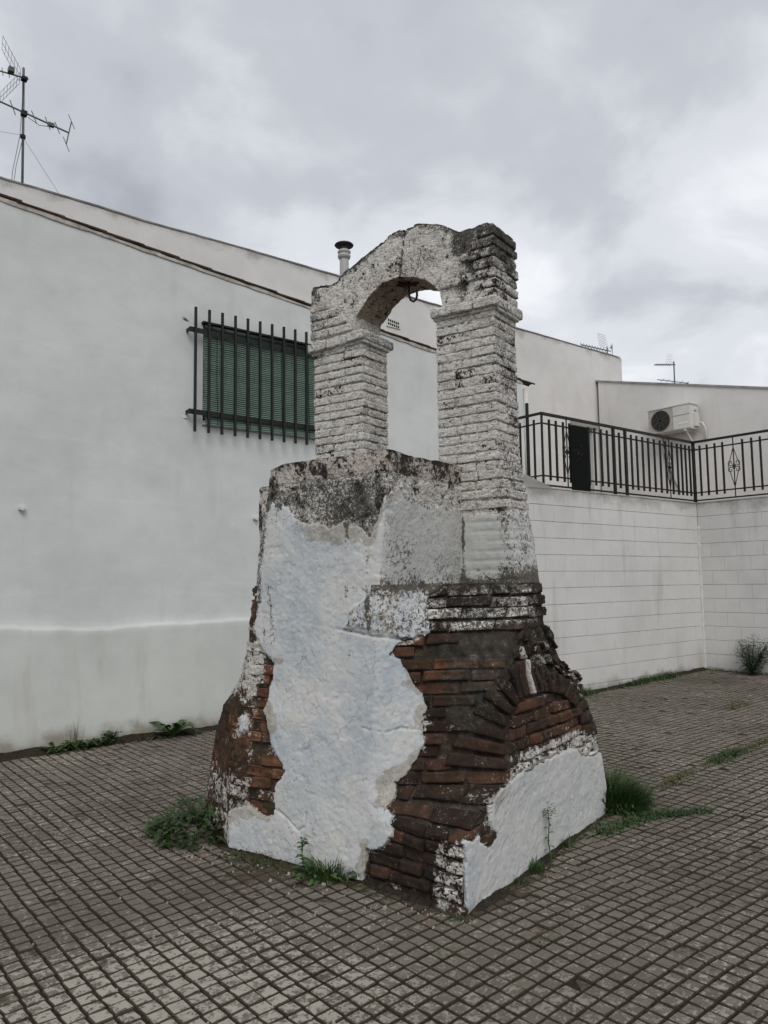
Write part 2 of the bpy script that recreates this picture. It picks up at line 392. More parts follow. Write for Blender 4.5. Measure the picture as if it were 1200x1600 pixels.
PIPE = flat('white_pipe', (.62, .61, .58), .5)
FLUE = flat('grey_flue', (.42, .42, .41), .5)
GLASSD = flat('dark_glass', (.01, .012, .012), .15, 0., .1, 5, .5)
LEAF_D = leaf_mat('dark_weed_leaf', (.016, .038, .010), (.042, .080, .022))
LEAF_M = leaf_mat('green_weed_leaf', (.032, .075, .018), (.07, .13, .035))
GRASS = leaf_mat('grass_blade', (.020, .048, .011), (.052, .098, .026))
GRASS_Y = leaf_mat('dry_grass_blade', (.055, .075, .025), (.12, .12, .045))
MOSS = leaf_mat('ground_moss', (.025, .033, .012), (.055, .06, .02))
DEADLEAF = flat('dead_leaf', (.16, .10, .06), .8)

# ------------------------------------------------------------------ ground and pavement
KX, KY, KA = 2.681, 2.769, math.radians(16.3)
ca, sa = math.cos(KA), math.sin(KA)
def to_local(x, y): return (x - KX) * ca + (y - KY) * sa, -(x - KX) * sa + (y - KY) * ca
def to_world(u, v): return KX + u * ca - v * sa, KY + u * sa + v * ca

xs = np.concatenate([[-260, -60], np.arange(-4, 14.1, .5), [60, 260]]); ys = np.array([-260, -60, -8, 0, 4, 8, 14, 60, 260.])
X, Y = np.meshgrid(xs, ys)
g = mesh_np('ground', np.stack([X, Y, np.where(X > 14, gz(14.), np.where(X < -4, gz(-4.), gz(X))) - .03], -1).reshape(-1, 3), grid_faces(*X.shape), SOIL)
g['kind'] = 'structure'
xs = np.arange(-1.6, 11.9, .1); ys = np.array([-3, 0, 3, 6, 8.3])
X, Y = np.meshgrid(xs, ys)
pavement = mesh_np('pavement', np.stack([X, Y, gz(X) - .005], -1).reshape(-1, 3), grid_faces(*X.shape), SOIL)
pavement['kind'] = 'structure'
FOOT0 = [(.32, 2.18), (.05, 1.67), (.075, .66), (0, 0), (1.935, 0), (1.94, 2.1), (1.6, 2.35), (.6, 2.4)]
c0 = .081
I, J = np.meshgrid(np.arange(-20, 145), np.arange(-50, 125)); I, J = I.ravel(), J.ravel()
ti, tj = np.floor_divide(I, 5), np.floor_divide(J, 5)
hs = lambda a, b, k: h3(a, b, np.full_like(a, k))
px_ = I * c0 + .0035 * hs(ti, tj, 1) + .0012 * hs(I, J, 5)
wr = lambda x: np.where(x < 2.2, .12 * (x - 2.2), np.where(x < 3.4, .12 * (x - 2.2) - .045 * (x - 2.2) ** 2, .0792 + .012 * (x - 3.4)))
py_ = J * c0 * .985 + wr(px_) + .0035 * hs(ti, tj, 2) + .0012 * hs(I, J, 6)
rot = .012 * hs(ti, tj, 3) + .02 * hs(I, J, 7) + np.arctan(np.gradient(wr(np.linspace(-2, 12, 2801)), .005)[np.clip(((px_ + 2) / .005).astype(int), 0, 2800)]) * .6
lu, lv = to_local(px_, py_)
dwell = sdf(np.stack([lu, lv], -1), FOOT0)
ok = (px_ > -1.5) & (px_ < 11.42) & (py_ > -2.6) & (py_ < 8.13) & ~((px_ > 7.7) & (py_ > 6.33)) & (dwell < .045)
I, J, px_, py_, rot, dwell, ti, tj = (a[ok] for a in (I, J, px_, py_, rot, dwell, ti, tj))
n = len(I)
half = c0 * (.432 + .016 * hs(I, J, 8)); hh = .0035 + .002 * hs(ti, tj, 4) + .0018 * hs(I, J, 9) + .003 * fbm(np.stack([px_, py_, 0 * px_], -1), .9, 3)
cx_, sx_ = np.cos(rot), np.sin(rot)
corner = np.array([(-1, -1), (1, -1), (1, 1), (-1, 1)])
V = np.empty((n, 12, 3))
tx, ty = .008 * hs(I, J, 10), .008 * hs(I, J, 11)
for r, (f, dz) in enumerate(((1.04, None), (1.0, -.003), (.93, 0.))):
    for k, (a, b) in enumerate(corner):
        jx = 1 - .10 * np.abs(hs(I * 4 + k, J, 20 + r)) * (r > 0); jy = 1 - .10 * np.abs(hs(I * 4 + k, J, 30 + r)) * (r > 0)
        lx, ly = a * half * f * jx, b * half * .95 * f * jy
        V[:, r * 4 + k, 0] = px_ + lx * cx_ - ly * sx_
        V[:, r * 4 + k, 1] = py_ + lx * sx_ + ly * cx_
        V[:, r * 4 + k, 2] = gz(px_) + (np.full(n, -.02) if dz is None else hh + dz + tx * lx * 4 + ty * ly * 4)
qf = np.array([(0, 1, 5, 4), (1, 2, 6, 5), (2, 3, 7, 6), (3, 0, 4, 7), (4, 5, 9, 8), (5, 6, 10, 9), (6, 7, 11, 10), (7, 4, 8, 11), (8, 9, 10, 11)])
P2 = np.stack([px_, py_, 0 * px_], -1)
tone = .5 + .24 * hs(I, J, 12) + .16 * hs(ti, tj, 13) + .30 * fbm(P2 + 3, .55, 3)
nearleft = sm(3.0 - (px_ - .2) * 1.15 - (py_ - 2.0) * .72, 0., 1.25)
pale = np.clip(.12 + .25 * nearleft + .40 * fbm(P2 + 5, 1.1, 3) + .10 * hs(I, J, 14), 0, 1)
fpatch = np.exp(-((px_ - 1.72) ** 2 + (py_ - 3.05) ** 2) / .16); pale = np.clip(pale + .25 * fpatch, 0, 1)
dirt_and_shade = np.clip(sm(dwell, -.16, .02) * .75 + .9 * np.exp(-((px_ - 2.30) ** 2 + (py_ - 3.90) ** 2) / .09) + .55 * sm(py_, 7.75, 8.12) + .42 * sm(fbm(P2 + 9, .8, 3), .06, .36)  # soil round the well spread wide to paint contact shade
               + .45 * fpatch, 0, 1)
# which pavers show largest from the camera
rel = np.stack([px_, py_, gz(px_) - EYE], -1); dz_ = rel @ fw; ux, uy = (rel @ crt) / dz_, (rel @ cup) / dz_
hh_low = hs(I, J, 41) > .965; V[hh_low, 4:, 2] -= .006; dirt_and_shade[hh_low] = .6
inside = (dz_ > .3) & (np.abs(ux) < .49) & (np.abs(uy) < .655)
order = np.argsort(np.where(inside, dz_, 1e9)); first = order[:300]; rest = np.setdiff1d(np.arange(n), first)
rep = lambda a, idx: np.repeat(a[idx], 12); SIDE = np.array([1.] * 4 + [.8] * 4 + [0.] * 4)     # soil clings to the edges
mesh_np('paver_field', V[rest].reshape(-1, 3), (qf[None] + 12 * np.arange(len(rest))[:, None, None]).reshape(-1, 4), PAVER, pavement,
        dict(tone=rep(tone, rest), pale=rep(pale, rest), dirt_and_shade=np.maximum(rep(dirt_and_shade, rest), np.tile(SIDE, len(rest)))))['kind'] = 'stuff'
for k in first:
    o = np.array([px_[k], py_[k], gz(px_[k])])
    ob = mesh_np('paver', V[k] - o, qf, PAVER, pavement, dict(tone=np.full(12, tone[k]), pale=np.full(12, pale[k]), dirt_and_shade=np.maximum(dirt_and_shade[k], SIDE)))
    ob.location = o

# ------------------------------------------------------------------ the old well
well = thing('well', 'old crumbling brick well with peeling whitewashed plaster and two pillars joined by an arch', 'well', (KX, KY, 0), rz=KA)

def _it(z, tab):
    t_ = np.array(tab, float); return np.stack([np.interp(z, t_[:, 0], t_[:, 1]), np.interp(z, t_[:, 0], t_[:, 2])], -1)
CTRL = [
    [(0, .6, 2.4), (.6, .6, 2.3), (1.0, .6, 2.1), (1.6, .8, 1.95)],
    [(0, .32, 2.18), (.11, .304, 2.15), (.47, .246, 2.04), (.8, .17, 1.86), (.98, .20, 1.72), (1.25, .22, 1.66), (1.6, .25, 1.62)],
    [(0, .05, 1.67), (.5, .055, 1.63), (.8, .07, 1.62), (.97, .09, 1.612), (1.02, .09, 1.587), (1.25, .09, 1.545), (1.53, .09, 1.505), (1.6, .09, 1.50)],
    [(0, .075, .66), (.5, .08, .62), (1.0, .09, .58), (1.6, .10, .55)],
    [(0, 0, 0), (.343, .003, 0), (.40, .12, 0), (.448, .241, 0), (.517, .464, 0), (.655, .535, .01), (.92, .57, .015), (1.06, .59, .02), (1.245, .66, .02), (1.40, .80, .02), (1.55, .93, .03), (1.6, .945, .03)],
    [(0, 1.935, 0), (.165, 1.992, 0), (.349, 1.936, 0), (.62, 1.85, .01), (.95, 1.60, .015), (1.10, 1.35, .02), (1.23, 1.20, .02), (1.333, 1.12, .02), (1.565, 1.10, .03), (1.6, 1.10, .03)],
    [(0, 1.94, .2), (1.0, 1.9, .3), (1.6, 1.86, .49)],
    [(0, 1.94, 2.1), (1.0, 1.9, 1.8), (1.6, 1.86, 1.45)],
    [(0, 1.6, 2.35), (1.0, 1.4, 2.2), (1.6, 1.2, 2.0)],
]
NS = len(CTRL)
zs = np.linspace(-.03, 1.585, 232); NZ = len(zs)
S = np.concatenate([np.linspace(a, b, k, endpoint=False) for a, b, k in ((-1, 0, 26), (0, 1, 84), (1, 2, 160), (2, 3, 130), (3, 4, 240), (4, 5, 30), (5, 6, 30), (6, 7, 16), (7, 8, 16))]); NC = len(S)
cs = np.stack([_it(zs, c) for c in CTRL] + [_it(zs, CTRL[0])], 1)
k_ = np.clip(np.floor(S + 1).astype(int), 0, NS - 1); fr = (S + 1) - k_
B2 = cs[:, k_] * (1 - fr)[None, :, None] + cs[:, k_ + 1] * fr[None, :, None]
ker = np.ones(7) / 7
pad = np.concatenate([B2[:, -3:], B2, B2[:, :3]], 1)
B2 = sum(pad[:, i:i + NC] * ker[i] for i in range(7))
BP = np.concatenate([B2, np.repeat(zs[:, None, None], NC, 1)], 2)
ds = np.roll(BP, -1, 1) - np.roll(BP, 1, 1); dzv = np.gradient(BP, axis=0)
BN = np.cross(ds, dzv); BN /= np.linalg.norm(BN, axis=2, keepdims=True)
if (BN[100, 200, 0] > 0): BN = -BN
# keep the displacement mostly sideways so courses stay level
BN[..., 2] *= .35; BN /= np.linalg.norm(BN, axis=2, keepdims=True)

SX = lambda s: np.interp(s, [-1, 0, 1, 2, 3, 4, 8], [-.4, 0, .55, 1.55, 2.3, 3.6, 6.])
def pl(l): return [(float(SX(a)), b) for a, b in l]
PM = pl([(1.02, 1.62), (1.04, 1.565), (1.061, 1.451), (1.051, 1.313), (1.117, 1.218), (1.217, 1.144), (1.262, 1.035), (1.252, .936), (1.222, .847), (1.262, .733), (1.292, .644), (1.362, .594), (1.412, .51), (1.347, .441), (1.337, .337), (1.352, .258), (1.277, .233), (1.177, .267), (1.056, .248), (.991, .203), (.995, -.06), (1.227, -.06), (1.702, -.06), (2.012, -.06), (2.017, .163), (2.197, .218), (2.277, .282), (2.262, .371), (2.177, .406), (2.222, .471), (2.182, .525), (2.287, .579), (2.332, .664), (2.382, .728), (2.347, .832), (2.372, .916), (2.347, .986), (2.272, 1.04), (2.242, 1.105), (2.177, 1.179), (2.097, 1.209), (2.137, 1.253), (2.252, 1.273), (2.332, 1.317), (2.327, 1.417), (2.307, 1.521), (2.377, 1.565), (2.377, 1.62)])
PR = pl([(2.993, -.06), (2.99, .345), (3.053, .332), (3.075, .337), (3.092, .287), (3.113, .208), (3.148, .258), (3.170, .30), (3.09, .40), (3.02, .46), (2.99, .505), (3.138, .545), (3.263, .55), (3.428, .535), (3.573, .545), (3.723, .515), (3.878, .426), (4.06, .40), (4.06, -.06)])
PI_ = pl([(1.026, .792), (1.071, .797), (1.102, .718), (1.051, .669), (1.021, .708)])
PDARK = pl([(2.447, 1.273), (2.793, 1.233), (3.118, 1.258), (3.033, 1.055), (2.923, .857), (2.738, .723), (2.548, .827), (2.457, 1.07)])
PRUB = pl([(2.983, 1.298), (4.05, 1.387), (4.05, .971), (4.05, .367), (3.914, .426), (3.904, .733), (3.778, .847), (3.273, .936), (3.083, 1.05)])
PWT = pl([(2.252, 1.62), (4.05, 1.62), (4.05, 1.367), (2.953, 1.313), (2.342, 1.327)])
PWB = pl([(2.70, .29), (2.993, .36), (2.993, -.06), (2.72, -.06)])
PBAND = pl([(3.038, .5), (3.033, .644), (3.363, .619), (3.753, .629), (3.979, .535), (3.989, .347), (3.573, .515), (3.168, .535)])
PINF = pl([(2.993, .921), (3.268, .926), (3.838, .857), (3.893, .688), (3.768, .545), (3.363, .575), (3.038, .599)])
ARI = [(3.003, .575), (2.973, .654), (2.963, .753), (2.983, .852), (3.078, .926), (3.233, .941), (3.448, .931), (3.703, .877), (3.818, .753), (3.833, .57)]
ARO = [(2.52, .60), (2.60, .74), (2.74, .90), (2.873, 1.06), (3.013, 1.135), (3.25, 1.15), (3.478, 1.10), (3.783, .99), (3.974, .768), (3.989, .53)]
PARCH = pl(ARI[::-1] + ARO)
PPEEL = pl([(1.762, 1.36), (1.80, 1.44), (1.93, 1.54), (1.955, 1.62), (2.42, 1.62), (2.36, 1.327), (2.217, 1.278), (2.032, 1.303), (1.762, 1.337)])
LCRACK = pl([(1.041, 1.431), (1.417, 1.377), (1.762, 1.332), (2.032, 1.298), (2.262, 1.278)])
LCRACK2 = pl([(1.352, .292), (1.452, .253), (1.542, .193), (1.587, .228), (1.587, .302)])
LCRACK3 = pl([(1.93, .81), (2.0, .80), (2.1, .79), (2.2, .81), (2.33, .80)])

def plaster_mask(sz, p3):
    rag = .030 * fbm(p3, 9, 4, .6) + .012 * fbm(p3 + 3, 40, 3, .6)
    d = np.maximum.reduce([sdf(sz, PM), sdf(sz, PR), sdf(sz, PI_)]) + rag
    return d
def stains(sz, p3, pd):
    big = fbm(p3 + 7, 5, 3)
    s_, z_ = sz[:, 0], sz[:, 1]
    wash = .17 + .16 * big + .33 * sm(sdf(sz, PWT), -.03, .05) + .34 * sm(sdf(sz, PWB), -.03, .03) + .36 * sm(sdf(sz, PBAND), -.03, .02) + .20 * sm(sdf(sz, PRUB), -.04, .05)
    wash += .22 * sm(pd, -.035, 0.)
    strip = sm(.75 - s_, 0, .1)
    wash += strip * (.19 + .34 * sm(z_, .85, .95) * sm(1.30 - z_, 0, .1) + .26 * sm(.50 - z_, 0, .1) + .35 * fbm(p3 + 13, 6, 3)); lich_s = strip * (.06 + .5 * fbm(p3 + 23, 5, 3))
    lich = .22 + .26 * big + .55 * sm(sdf(sz, PDARK), -.06, .08) + .36 * sm(sdf(sz, PRUB), -.05, .06) + .42 * sm(sdf(sz, PWT), -.03, .05) - .12 * sm(sdf(sz, PINF), -.03, .05) - .12 * sm(sdf(sz, PWB), -.02, .02)
    lich += lich_s + .35 * sm(z_, 1.53, 1.585) + .30 * sm(z_, 1.20, 1.30) * sm(1.36 - z_, 0, .05) * sm(s_, 1.7, 2.0)
    lich += .18 * sm(s_, 1.6, 1.75) * sm(2.6 - s_, 0, .3) * sm(.75 - z_, 0, .2)
    moss = .15 + .25 * strip + .3 * sm(fbm(p3 + 2, 3, 2), -.1, .4)
    return np.clip(wash, 0, .85), np.clip(lich, 0, .75), np.clip(moss, 0, 1)

sg = np.repeat(SX(S)[None], NZ, 0).ravel(); zg = np.repeat(zs[:, None], NC, 1).ravel(); SZ = np.stack([sg, zg], -1)
P3 = BP.reshape(-1, 3); N3 = BN.reshape(-1, 3)
pd = plaster_mask(SZ, P3)
mk = sm(pd, -.0015, .0015)
wash, lich, moss = stains(SZ, P3, pd)
peel = sm(sdf(SZ, PPEEL) + .10 * fbm(P3 + 50, 6, 4, .6), -.012, .012)
ck = (.08 + .92 * sm(sg, 1.2, 1.4)) * np.exp(-(sdl(SZ, LCRACK) + .010 * fbm(P3, 22, 3)) ** 2 / .006 ** 2) + .8 * np.exp(-(sdl(SZ, LCRACK2) + .008 * fbm(P3, 25, 3)) ** 2 / .005 ** 2) + .55 * np.exp(-(sdl(SZ, LCRACK3) + .008 * fbm(P3, 25, 3)) ** 2 / .004 ** 2)
thick = .0135 + (.012 + .012 * fbm(P3 + 44, 16, 4, .65)) * peel + .0065 * fbm(P3, 2.6, 3) + .0016 * fbm(P3 + 4, 13, 4, .6) + .0016 * fbm(P3 + 8, 50, 3, .6) - .016 * np.clip(ck, 0, 1)
thick -= .0022 * sm(fbm(P3 + 31, 10, 5, .65), .10, .13) + .0018 * sm(fbm(P3 + 61, 22, 4, .65), .10, .13) + .0016 * sm(fbm(P3 + 81, 5, 6, .7), .06, .08)           # shallow scabs where a coat of wash has come away
strip0 = sm(.72 - sg, 0, .1); dk0 = sm(sdf(SZ, PDARK), -.03, .06)
core = -.016 + .012 * fbm(P3, 14, 4, .6) + .005 * fbm(P3 + 2, 45, 2) + strip0 * (.014 + .016 * fbm(P3 + 5, 7, 3)) + dk0 * (.014 + .012 * fbm(P3 + 15, 9, 3))
DP = P3 + N3 * (core * (1 - mk) + thick * mk)[:, None]
Q = grid_faces(NZ, NC, True)
isp = mk[Q].max(1) > .5
streak = fbm(P3 * [6, 6, .8], 2.2, 4, .6)
plich_shade = np.clip(.07 + .55 * sm(streak, .16, .40) * sm(zg, .7, 1.5) * (sg < 1.7) + .55 * np.exp(-((sg - SX(1.07)) / .035) ** 2) * sm(zg, 1.36, 1.5) + .40 * peel + .16 * fbm(P3 + 12, 4, 3) + .35 * np.clip(ck, 0, 1) + .35 * sm(zg, 1.50, 1.585) * peel + .25 * sm(.030 - pd, 0, .03) * (fbm(P3, 7, 2) > -.1)
                + .30 * sm(.09 - zg, 0, .07) * (sg < 2.4), 0, .8)  # this term paints contact shade into the plaster foot
cream = np.clip(.16 + .60 * sm(.05 + .20 * fbm(P3, 5, 3) - pd, 0, .08) * (zg < 1.3) + .28 * peel + .22 * fbm(P3 + 20, 3.3, 3) + .35 * sm(.16 - zg, 0, .15) * (sg < 2.4), 0, .9)
cream = np.where(sg > 2.45, cream * .55, cream)
steep = (mk.max() > 2) | (np.ptp(mk[Q], axis=1) > .25)
def submesh(name, Fs, mat, parent, attrs, sm_=True):
    ids = np.unique(Fs); mp = np.full(len(DP), -1); mp[ids] = np.arange(len(ids))
    return mesh_np(name, DP[ids], mp[Fs], mat, parent, {k: a[ids] for k, a in attrs.items()}, sm_)
base = submesh('masonry_base', Q[~isp], MASON, well, dict(tone=np.where(strip0 > .5, .36 + .55 * fbm(P3 + 6, 6, 3), 1.9), wash=wash * .85, lichen=np.clip(lich + .08 + .22 * dk0, 0, 1), moss=moss))
# top ledge of the base
rim = DP.reshape(NZ, NC, 3)[-1]
ctr = np.array([1.0, 1.0, 1.575]); mid = rim * .55 + ctr * .45; mid[:, 2] = 1.585 + .012 * fbm(mid, 9, 3)
LV = np.concatenate([rim, mid, [ctr + [0, 0, .01]]]); a_ = np.arange(NC); b_ = (a_ + 1) % NC
led_s = dict(tone=np.full(len(LV), 1.9), wash=np.full(len(LV), .2), lichen=np.full(len(LV), .6), moss=np.full(len(LV), .5))
mesh_np('ledge', LV, np.stack([a_, b_, NC + b_, NC + a_], -1), MASON, well, led_s, True, np.stack([NC + a_, NC + b_, np.full(NC, 2 * NC)], -1))
submesh('plaster_coat', Q[isp], PLAST, well, dict(lichen=plich_shade, cream=cream, grey=.65 * sm(sg, 2.2, 2.5)), ~steep[isp])  # lichen also carries the contact shade painted at the foot

# dark soil fillet added round the foot to stand for contact shade
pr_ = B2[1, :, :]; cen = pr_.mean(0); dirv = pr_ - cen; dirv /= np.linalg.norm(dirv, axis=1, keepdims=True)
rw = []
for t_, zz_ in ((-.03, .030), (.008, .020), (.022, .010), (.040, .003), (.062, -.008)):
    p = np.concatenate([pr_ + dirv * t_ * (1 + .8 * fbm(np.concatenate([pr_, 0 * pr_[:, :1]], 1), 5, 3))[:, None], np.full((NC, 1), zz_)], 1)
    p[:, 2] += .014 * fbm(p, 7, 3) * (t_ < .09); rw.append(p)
mesh_np('contact_shade_fillet', np.concatenate(rw), grid_faces(5, NC, True), SOIL, well, None, True)

# bricks bared on the base: each a small pillow-shaped patch that follows the wall
def surf(s, z):
    fi = np.interp(s, S, np.arange(NC)); fj = np.clip(np.interp(z, zs, np.arange(NZ)), 0, NZ - 1.001)
    i0 = np.floor(fi).astype(int); i1 = np.minimum(i0 + 1, NC - 1); a = (fi - i0)[:, None]
    j0 = np.floor(fj).astype(int); j1 = j0 + 1; b = (fj - j0)[:, None]
    g = lambda A: A[j0, i0] * (1 - a) * (1 - b) + A[j0, i1] * a * (1 - b) + A[j1, i0] * (1 - a) * b + A[j1, i1] * a * b
    return g(BP), g(BN)
EA = np.array([0, .015, .06, .18, .34, .5, .66, .82, .94, .985, 1.]); EB = np.array([0, .02, .09, .25, .42, .58, .75, .91, .98, 1.])
GA, GB = np.meshgrid(EA, EB); GA, GB = GA.ravel(), GB.ravel(); GQ = grid_faces(len(EB), len(EA))
edgeA = np.minimum(GA, 1 - GA); edgeB = np.minimum(GB, 1 - GB)
prof = np.minimum(sm(edgeA, -.004, .022), sm(edgeB, -.01, .075))
onrim = (edgeA < 1e-6) | (edgeB < 1e-6)
nb_ = [0]
def brick_patch(c4, prot, tone, parent=base, dw=0., dl=0., name='brick', rough=1.):
    """c4 = four (s, z) corners: low-left, low-right, high-right, high-left"""
    (a, b, c, d) = np.array(c4, float)
    st = ((1 - GA) * (1 - GB))[:, None] * a + (GA * (1 - GB))[:, None] * b + (GA * GB)[:, None] * c + ((1 - GA) * GB)[:, None] * d
    nb_[0] += 1; sh = nb_[0] * 3.71
    p, nrm = surf(st[:, 0], st[:, 1])
    wob = fbm(p + sh, 16, 3) * .006 * rough
    sz2 = np.stack([st[:, 0] + wob * .8, st[:, 1] + fbm(p + sh + 9, 14, 2) * .0035 * rough], -1)
    p, nrm = surf(sz2[:, 0], sz2[:, 1])
    dep = np.where(onrim, -.03, prot * (.35 + .65 * prof) + (.0095 * fbm(p + sh, 22, 4, .6) + .0035 * fbm(p + sh, 70, 2)) * rough + (GA - .5) * rng.uniform(-.012, .012))
    q = np.stack([SX(sz2[:, 0]), sz2[:, 1]], -1)
    pdv = plaster_mask(q, p)
    ws, li, mo = stains(q, p, pdv)
    dep = np.where(pdv > -.003, np.minimum(dep, -.012), dep)
    o = mesh_np(name, p + nrm * dep[:, None], GQ, MASON, parent, dict(tone=np.full(len(p), tone), wash=np.clip(ws + dw, 0, .9), lichen=np.clip(li + dl - .1 * prof, 0, .8), moss=mo), True)
    return o
def exposed(c4):
    c = np.array(c4); q = np.concatenate([c, c.mean(0)[None], (c + c.mean(0)) / 2]); z2 = np.stack([SX(q[:, 0]), q[:, 1]], -1)
    return plaster_mask(z2, surf(q[:, 0], q[:, 1])[0]).min() < -.004
pitch = .0665
arcs = np.linspace(-.25, 4.02, 900)
for k in range(24):
    z0 = k * pitch - .012; z1 = z0 + pitch - .011
    if z1 > 1.578: z1 = 1.578
    if z1 - z0 < .02: continue
    pp, _ = surf(arcs, np.full(900, (z0 + z1) / 2)); L = np.concatenate([[0], np.cumsum(np.linalg.norm(np.diff(pp, axis=0), axis=1))])
    l = rng.uniform(-.2, 0)
    while l < L[-1] - .04:
        smid = float(np.interp(l + .1, L, arcs))
        ln = rng.choice([.27, .25, .28, .14, .20])
        if smid > 3.2 and z0 > .93: ln = rng.choice([.08, .12, .16])
        if smid < 1.4: ln = rng.choice([.14, .20, .26])
        a, b = float(np.interp(l, L, arcs)), float(np.interp(l + ln - .012, L, arcs)); l += ln
        if b - a < .012: continue
        dzz = rng.uniform(-.005, .005); sl = rng.uniform(-.006, .006)
        c4 = [(a, z0 + dzz), (b, z0 + dzz + sl), (b, z1 + dzz + sl), (a, z1 + dzz)]
        m_ = np.array([[SX((a + b) / 2), (z0 + z1) / 2]])
        if not exposed(c4): continue
        if sdf(m_, PARCH)[0] > -.012: continue
        inf_ = sdf(m_, PINF)[0] > -.01
        rub = sdf(m_, PRUB)[0] > 0
        t_ = rng.uniform(.10, .60) if inf_ else rng.uniform(.3, .72) if z0 > .95 else rng.uniform(-.1, .5)
        if smid < 1.45: t_ = rng.uniform(.5, .95)
        elif z0 > 1.28: t_ = rng.uniform(-.1, .35)
        if rub:
            js = rng.uniform(-.012, .012)
            c4 = [(c4[0][0] + js, c4[0][1]), (c4[1][0] + js, c4[1][1]), (c4[2][0] - js, c4[2][1]), (c4[3][0] - js, c4[3][1])]
        if rng.random() < .05 and z0 > .1: continue
        if sdf(m_, PDARK)[0] > 0 and rng.random() < .35: continue
        if rub and z0 > .93: continue
        brick_patch(c4, (rng.uniform(-.022, .008) if smid < 1.45 else rng.uniform(-.004, .024)), t_, rough=2.2 if rub or smid < 1.4 else 1.5, dw=rng.uniform(-.10, .14) + (.14 if rng.random() < .12 else 0) + (.07 if inf_ else 0))
# voussoirs of the blocked arch
def along(line, t):
    L = np.array(line); d = np.concatenate([[0], np.cumsum(np.hypot(np.diff(SX(L[:, 0])), np.diff(L[:, 1])))]); d /= d[-1]
    return np.array([np.interp(t, d, L[:, 0]), np.interp(t, d, L[:, 1])])
tv = np.linspace(0, 1, 23)
for i in range(22):
    a, b = tv[i] + .004, tv[i + 1] - .006
    if .42 < a < .5 and i % 2: pass
    c4 = [along(ARO, a), along(ARI, a), along(ARI, b), along(ARO, b)]
    # order the corners so that the patch runs outer -> inner, low -> high
    brick_patch(c4, rng.uniform(.012, .034), rng.uniform(-.1, .3), dw=(.75 if i == 9 else rng.uniform(-.12, .02)), dl=-.12 if i < 12 else .05)

# rubble of slanted brick ends and stones over the arch, on the flaring shoulder
def stone(s0, z0, ds_, dz_, lean):
    j = lambda k: rng.uniform(-k, k)
    c4 = [(s0 - ds_ + j(.012), z0 - dz_ + j(.01)), (s0 + ds_ + j(.012), z0 - dz_ + j(.01)), (s0 + ds_ * .8 + lean + j(.012), z0 + dz_ + j(.01)), (s0 - ds_ * .8 + lean + j(.012), z0 + dz_ + j(.01))]
    m_ = np.array([[SX(s0), z0]])
    if sdf(m_, PARCH)[0] > .0 or not exposed(c4): return
    brick_patch(c4, rng.uniform(-.006, .026), rng.uniform(-.1, .45), dw=rng.uniform(-.2, .28), dl=rng.uniform(-.15, .12), rough=2.6)
for zr in np.arange(.45, 1.36, .083):
    lo = 3.06 if zr > 1.1 else 3.50 if zr > .95 else 3.80
    s0 = lo + rng.uniform(0, .04); wdt = .055 if zr < 1.1 else .07
    while s0 < 4.0:
        d_ = rng.uniform(.6, 1.1) * wdt / 2 * (1.0 if zr < 1.1 else 1.5)
        if rng.random() > .12: stone(s0 + d_, zr + rng.uniform(-.02, .02), d_, rng.uniform(.026, .046), rng.uniform(-.03, .005))
        s0 += 2 * d_ + .012

# parapet of the well: a rendered block with a stone coping
PCT = [[(1.55, 1.86, 1.47), (2.34, 1.86, 1.40)], [(1.55, .112, 1.495), (1.65, .11, 1.489), (2.04, .105, 1.43), (2.20, .10, 1.385), (2.34, .10, 1.381)],
       [(1.55, .10, .575), (1.60, .10, .564), (2.125, .10, .503), (2.34, .10, .487)], [(1.55, 1.86, .49), (2.34, 1.86, .487)]]
pz = np.linspace(1.56, 2.325, 112)
PS = np.concatenate([np.linspace(0, 1, 60, endpoint=False), np.linspace(1, 2, 135, endpoint=False), np.linspace(2, 3, 190, endpoint=False), np.linspace(3, 4, 30, endpoint=False)]); PC = len(PS)
cs = np.stack([_it(pz, c) for c in PCT] + [_it(pz, PCT[0])], 1); k_ = np.floor(PS).astype(int); fr = PS - k_
B2 = cs[:, k_] * (1 - fr)[None, :, None] + cs[:, k_ + 1] * fr[None, :, None]
pad = np.concatenate([B2[:, -3:], B2, B2[:, :3]], 1); B2 = sum(pad[:, i:i + PC] / 7 for i in range(7))
PB = np.concatenate([B2, np.repeat(pz[:, None, None], PC, 1)], 2)
# the coping dips towards the outer ends of the plastered side
nrm = np.cross(np.roll(PB, -1, 1) - np.roll(PB, 1, 1), np.gradient(PB, axis=0)); nrm /= np.linalg.norm(nrm, axis=2, keepdims=True)
if nrm[50, 100, 0] > 0: nrm = -nrm
P3b, N3b = PB.reshape(-1, 3), nrm.reshape(-1, 3)
sb = np.repeat(PS[None], len(pz), 0).ravel(); zb = P3b[:, 2]
edge = np.interp(sb, [0, 1.0, 1.05, 1.15, 1.3, 1.45, 1.6, 1.75, 1.85, 1.92, 1.97, 2.0, 2.06, 2.12, 2.3, 2.6, 3],
                 [2.1, 2.06, 2.10, 2.08, 1.99, 1.935, 1.94, 1.93, 1.905, 1.84, 1.93, 2.06, 2.14, 2.08, 2.05, 2.06, 2.08])
pd2 = edge - zb + .035 * fbm(P3b, 9, 4, .6) + .015 * fbm(P3b + 3, 36, 3, .6)
mk2 = sm(pd2, -.004, .004)
cop = sm(zb, 2.195, 2.21) * (sb < 2.9)
rough_old = .004 + .008 * fbm(P3b, 15, 4, .6) + .004 * fbm(P3b + 2, 50, 2)
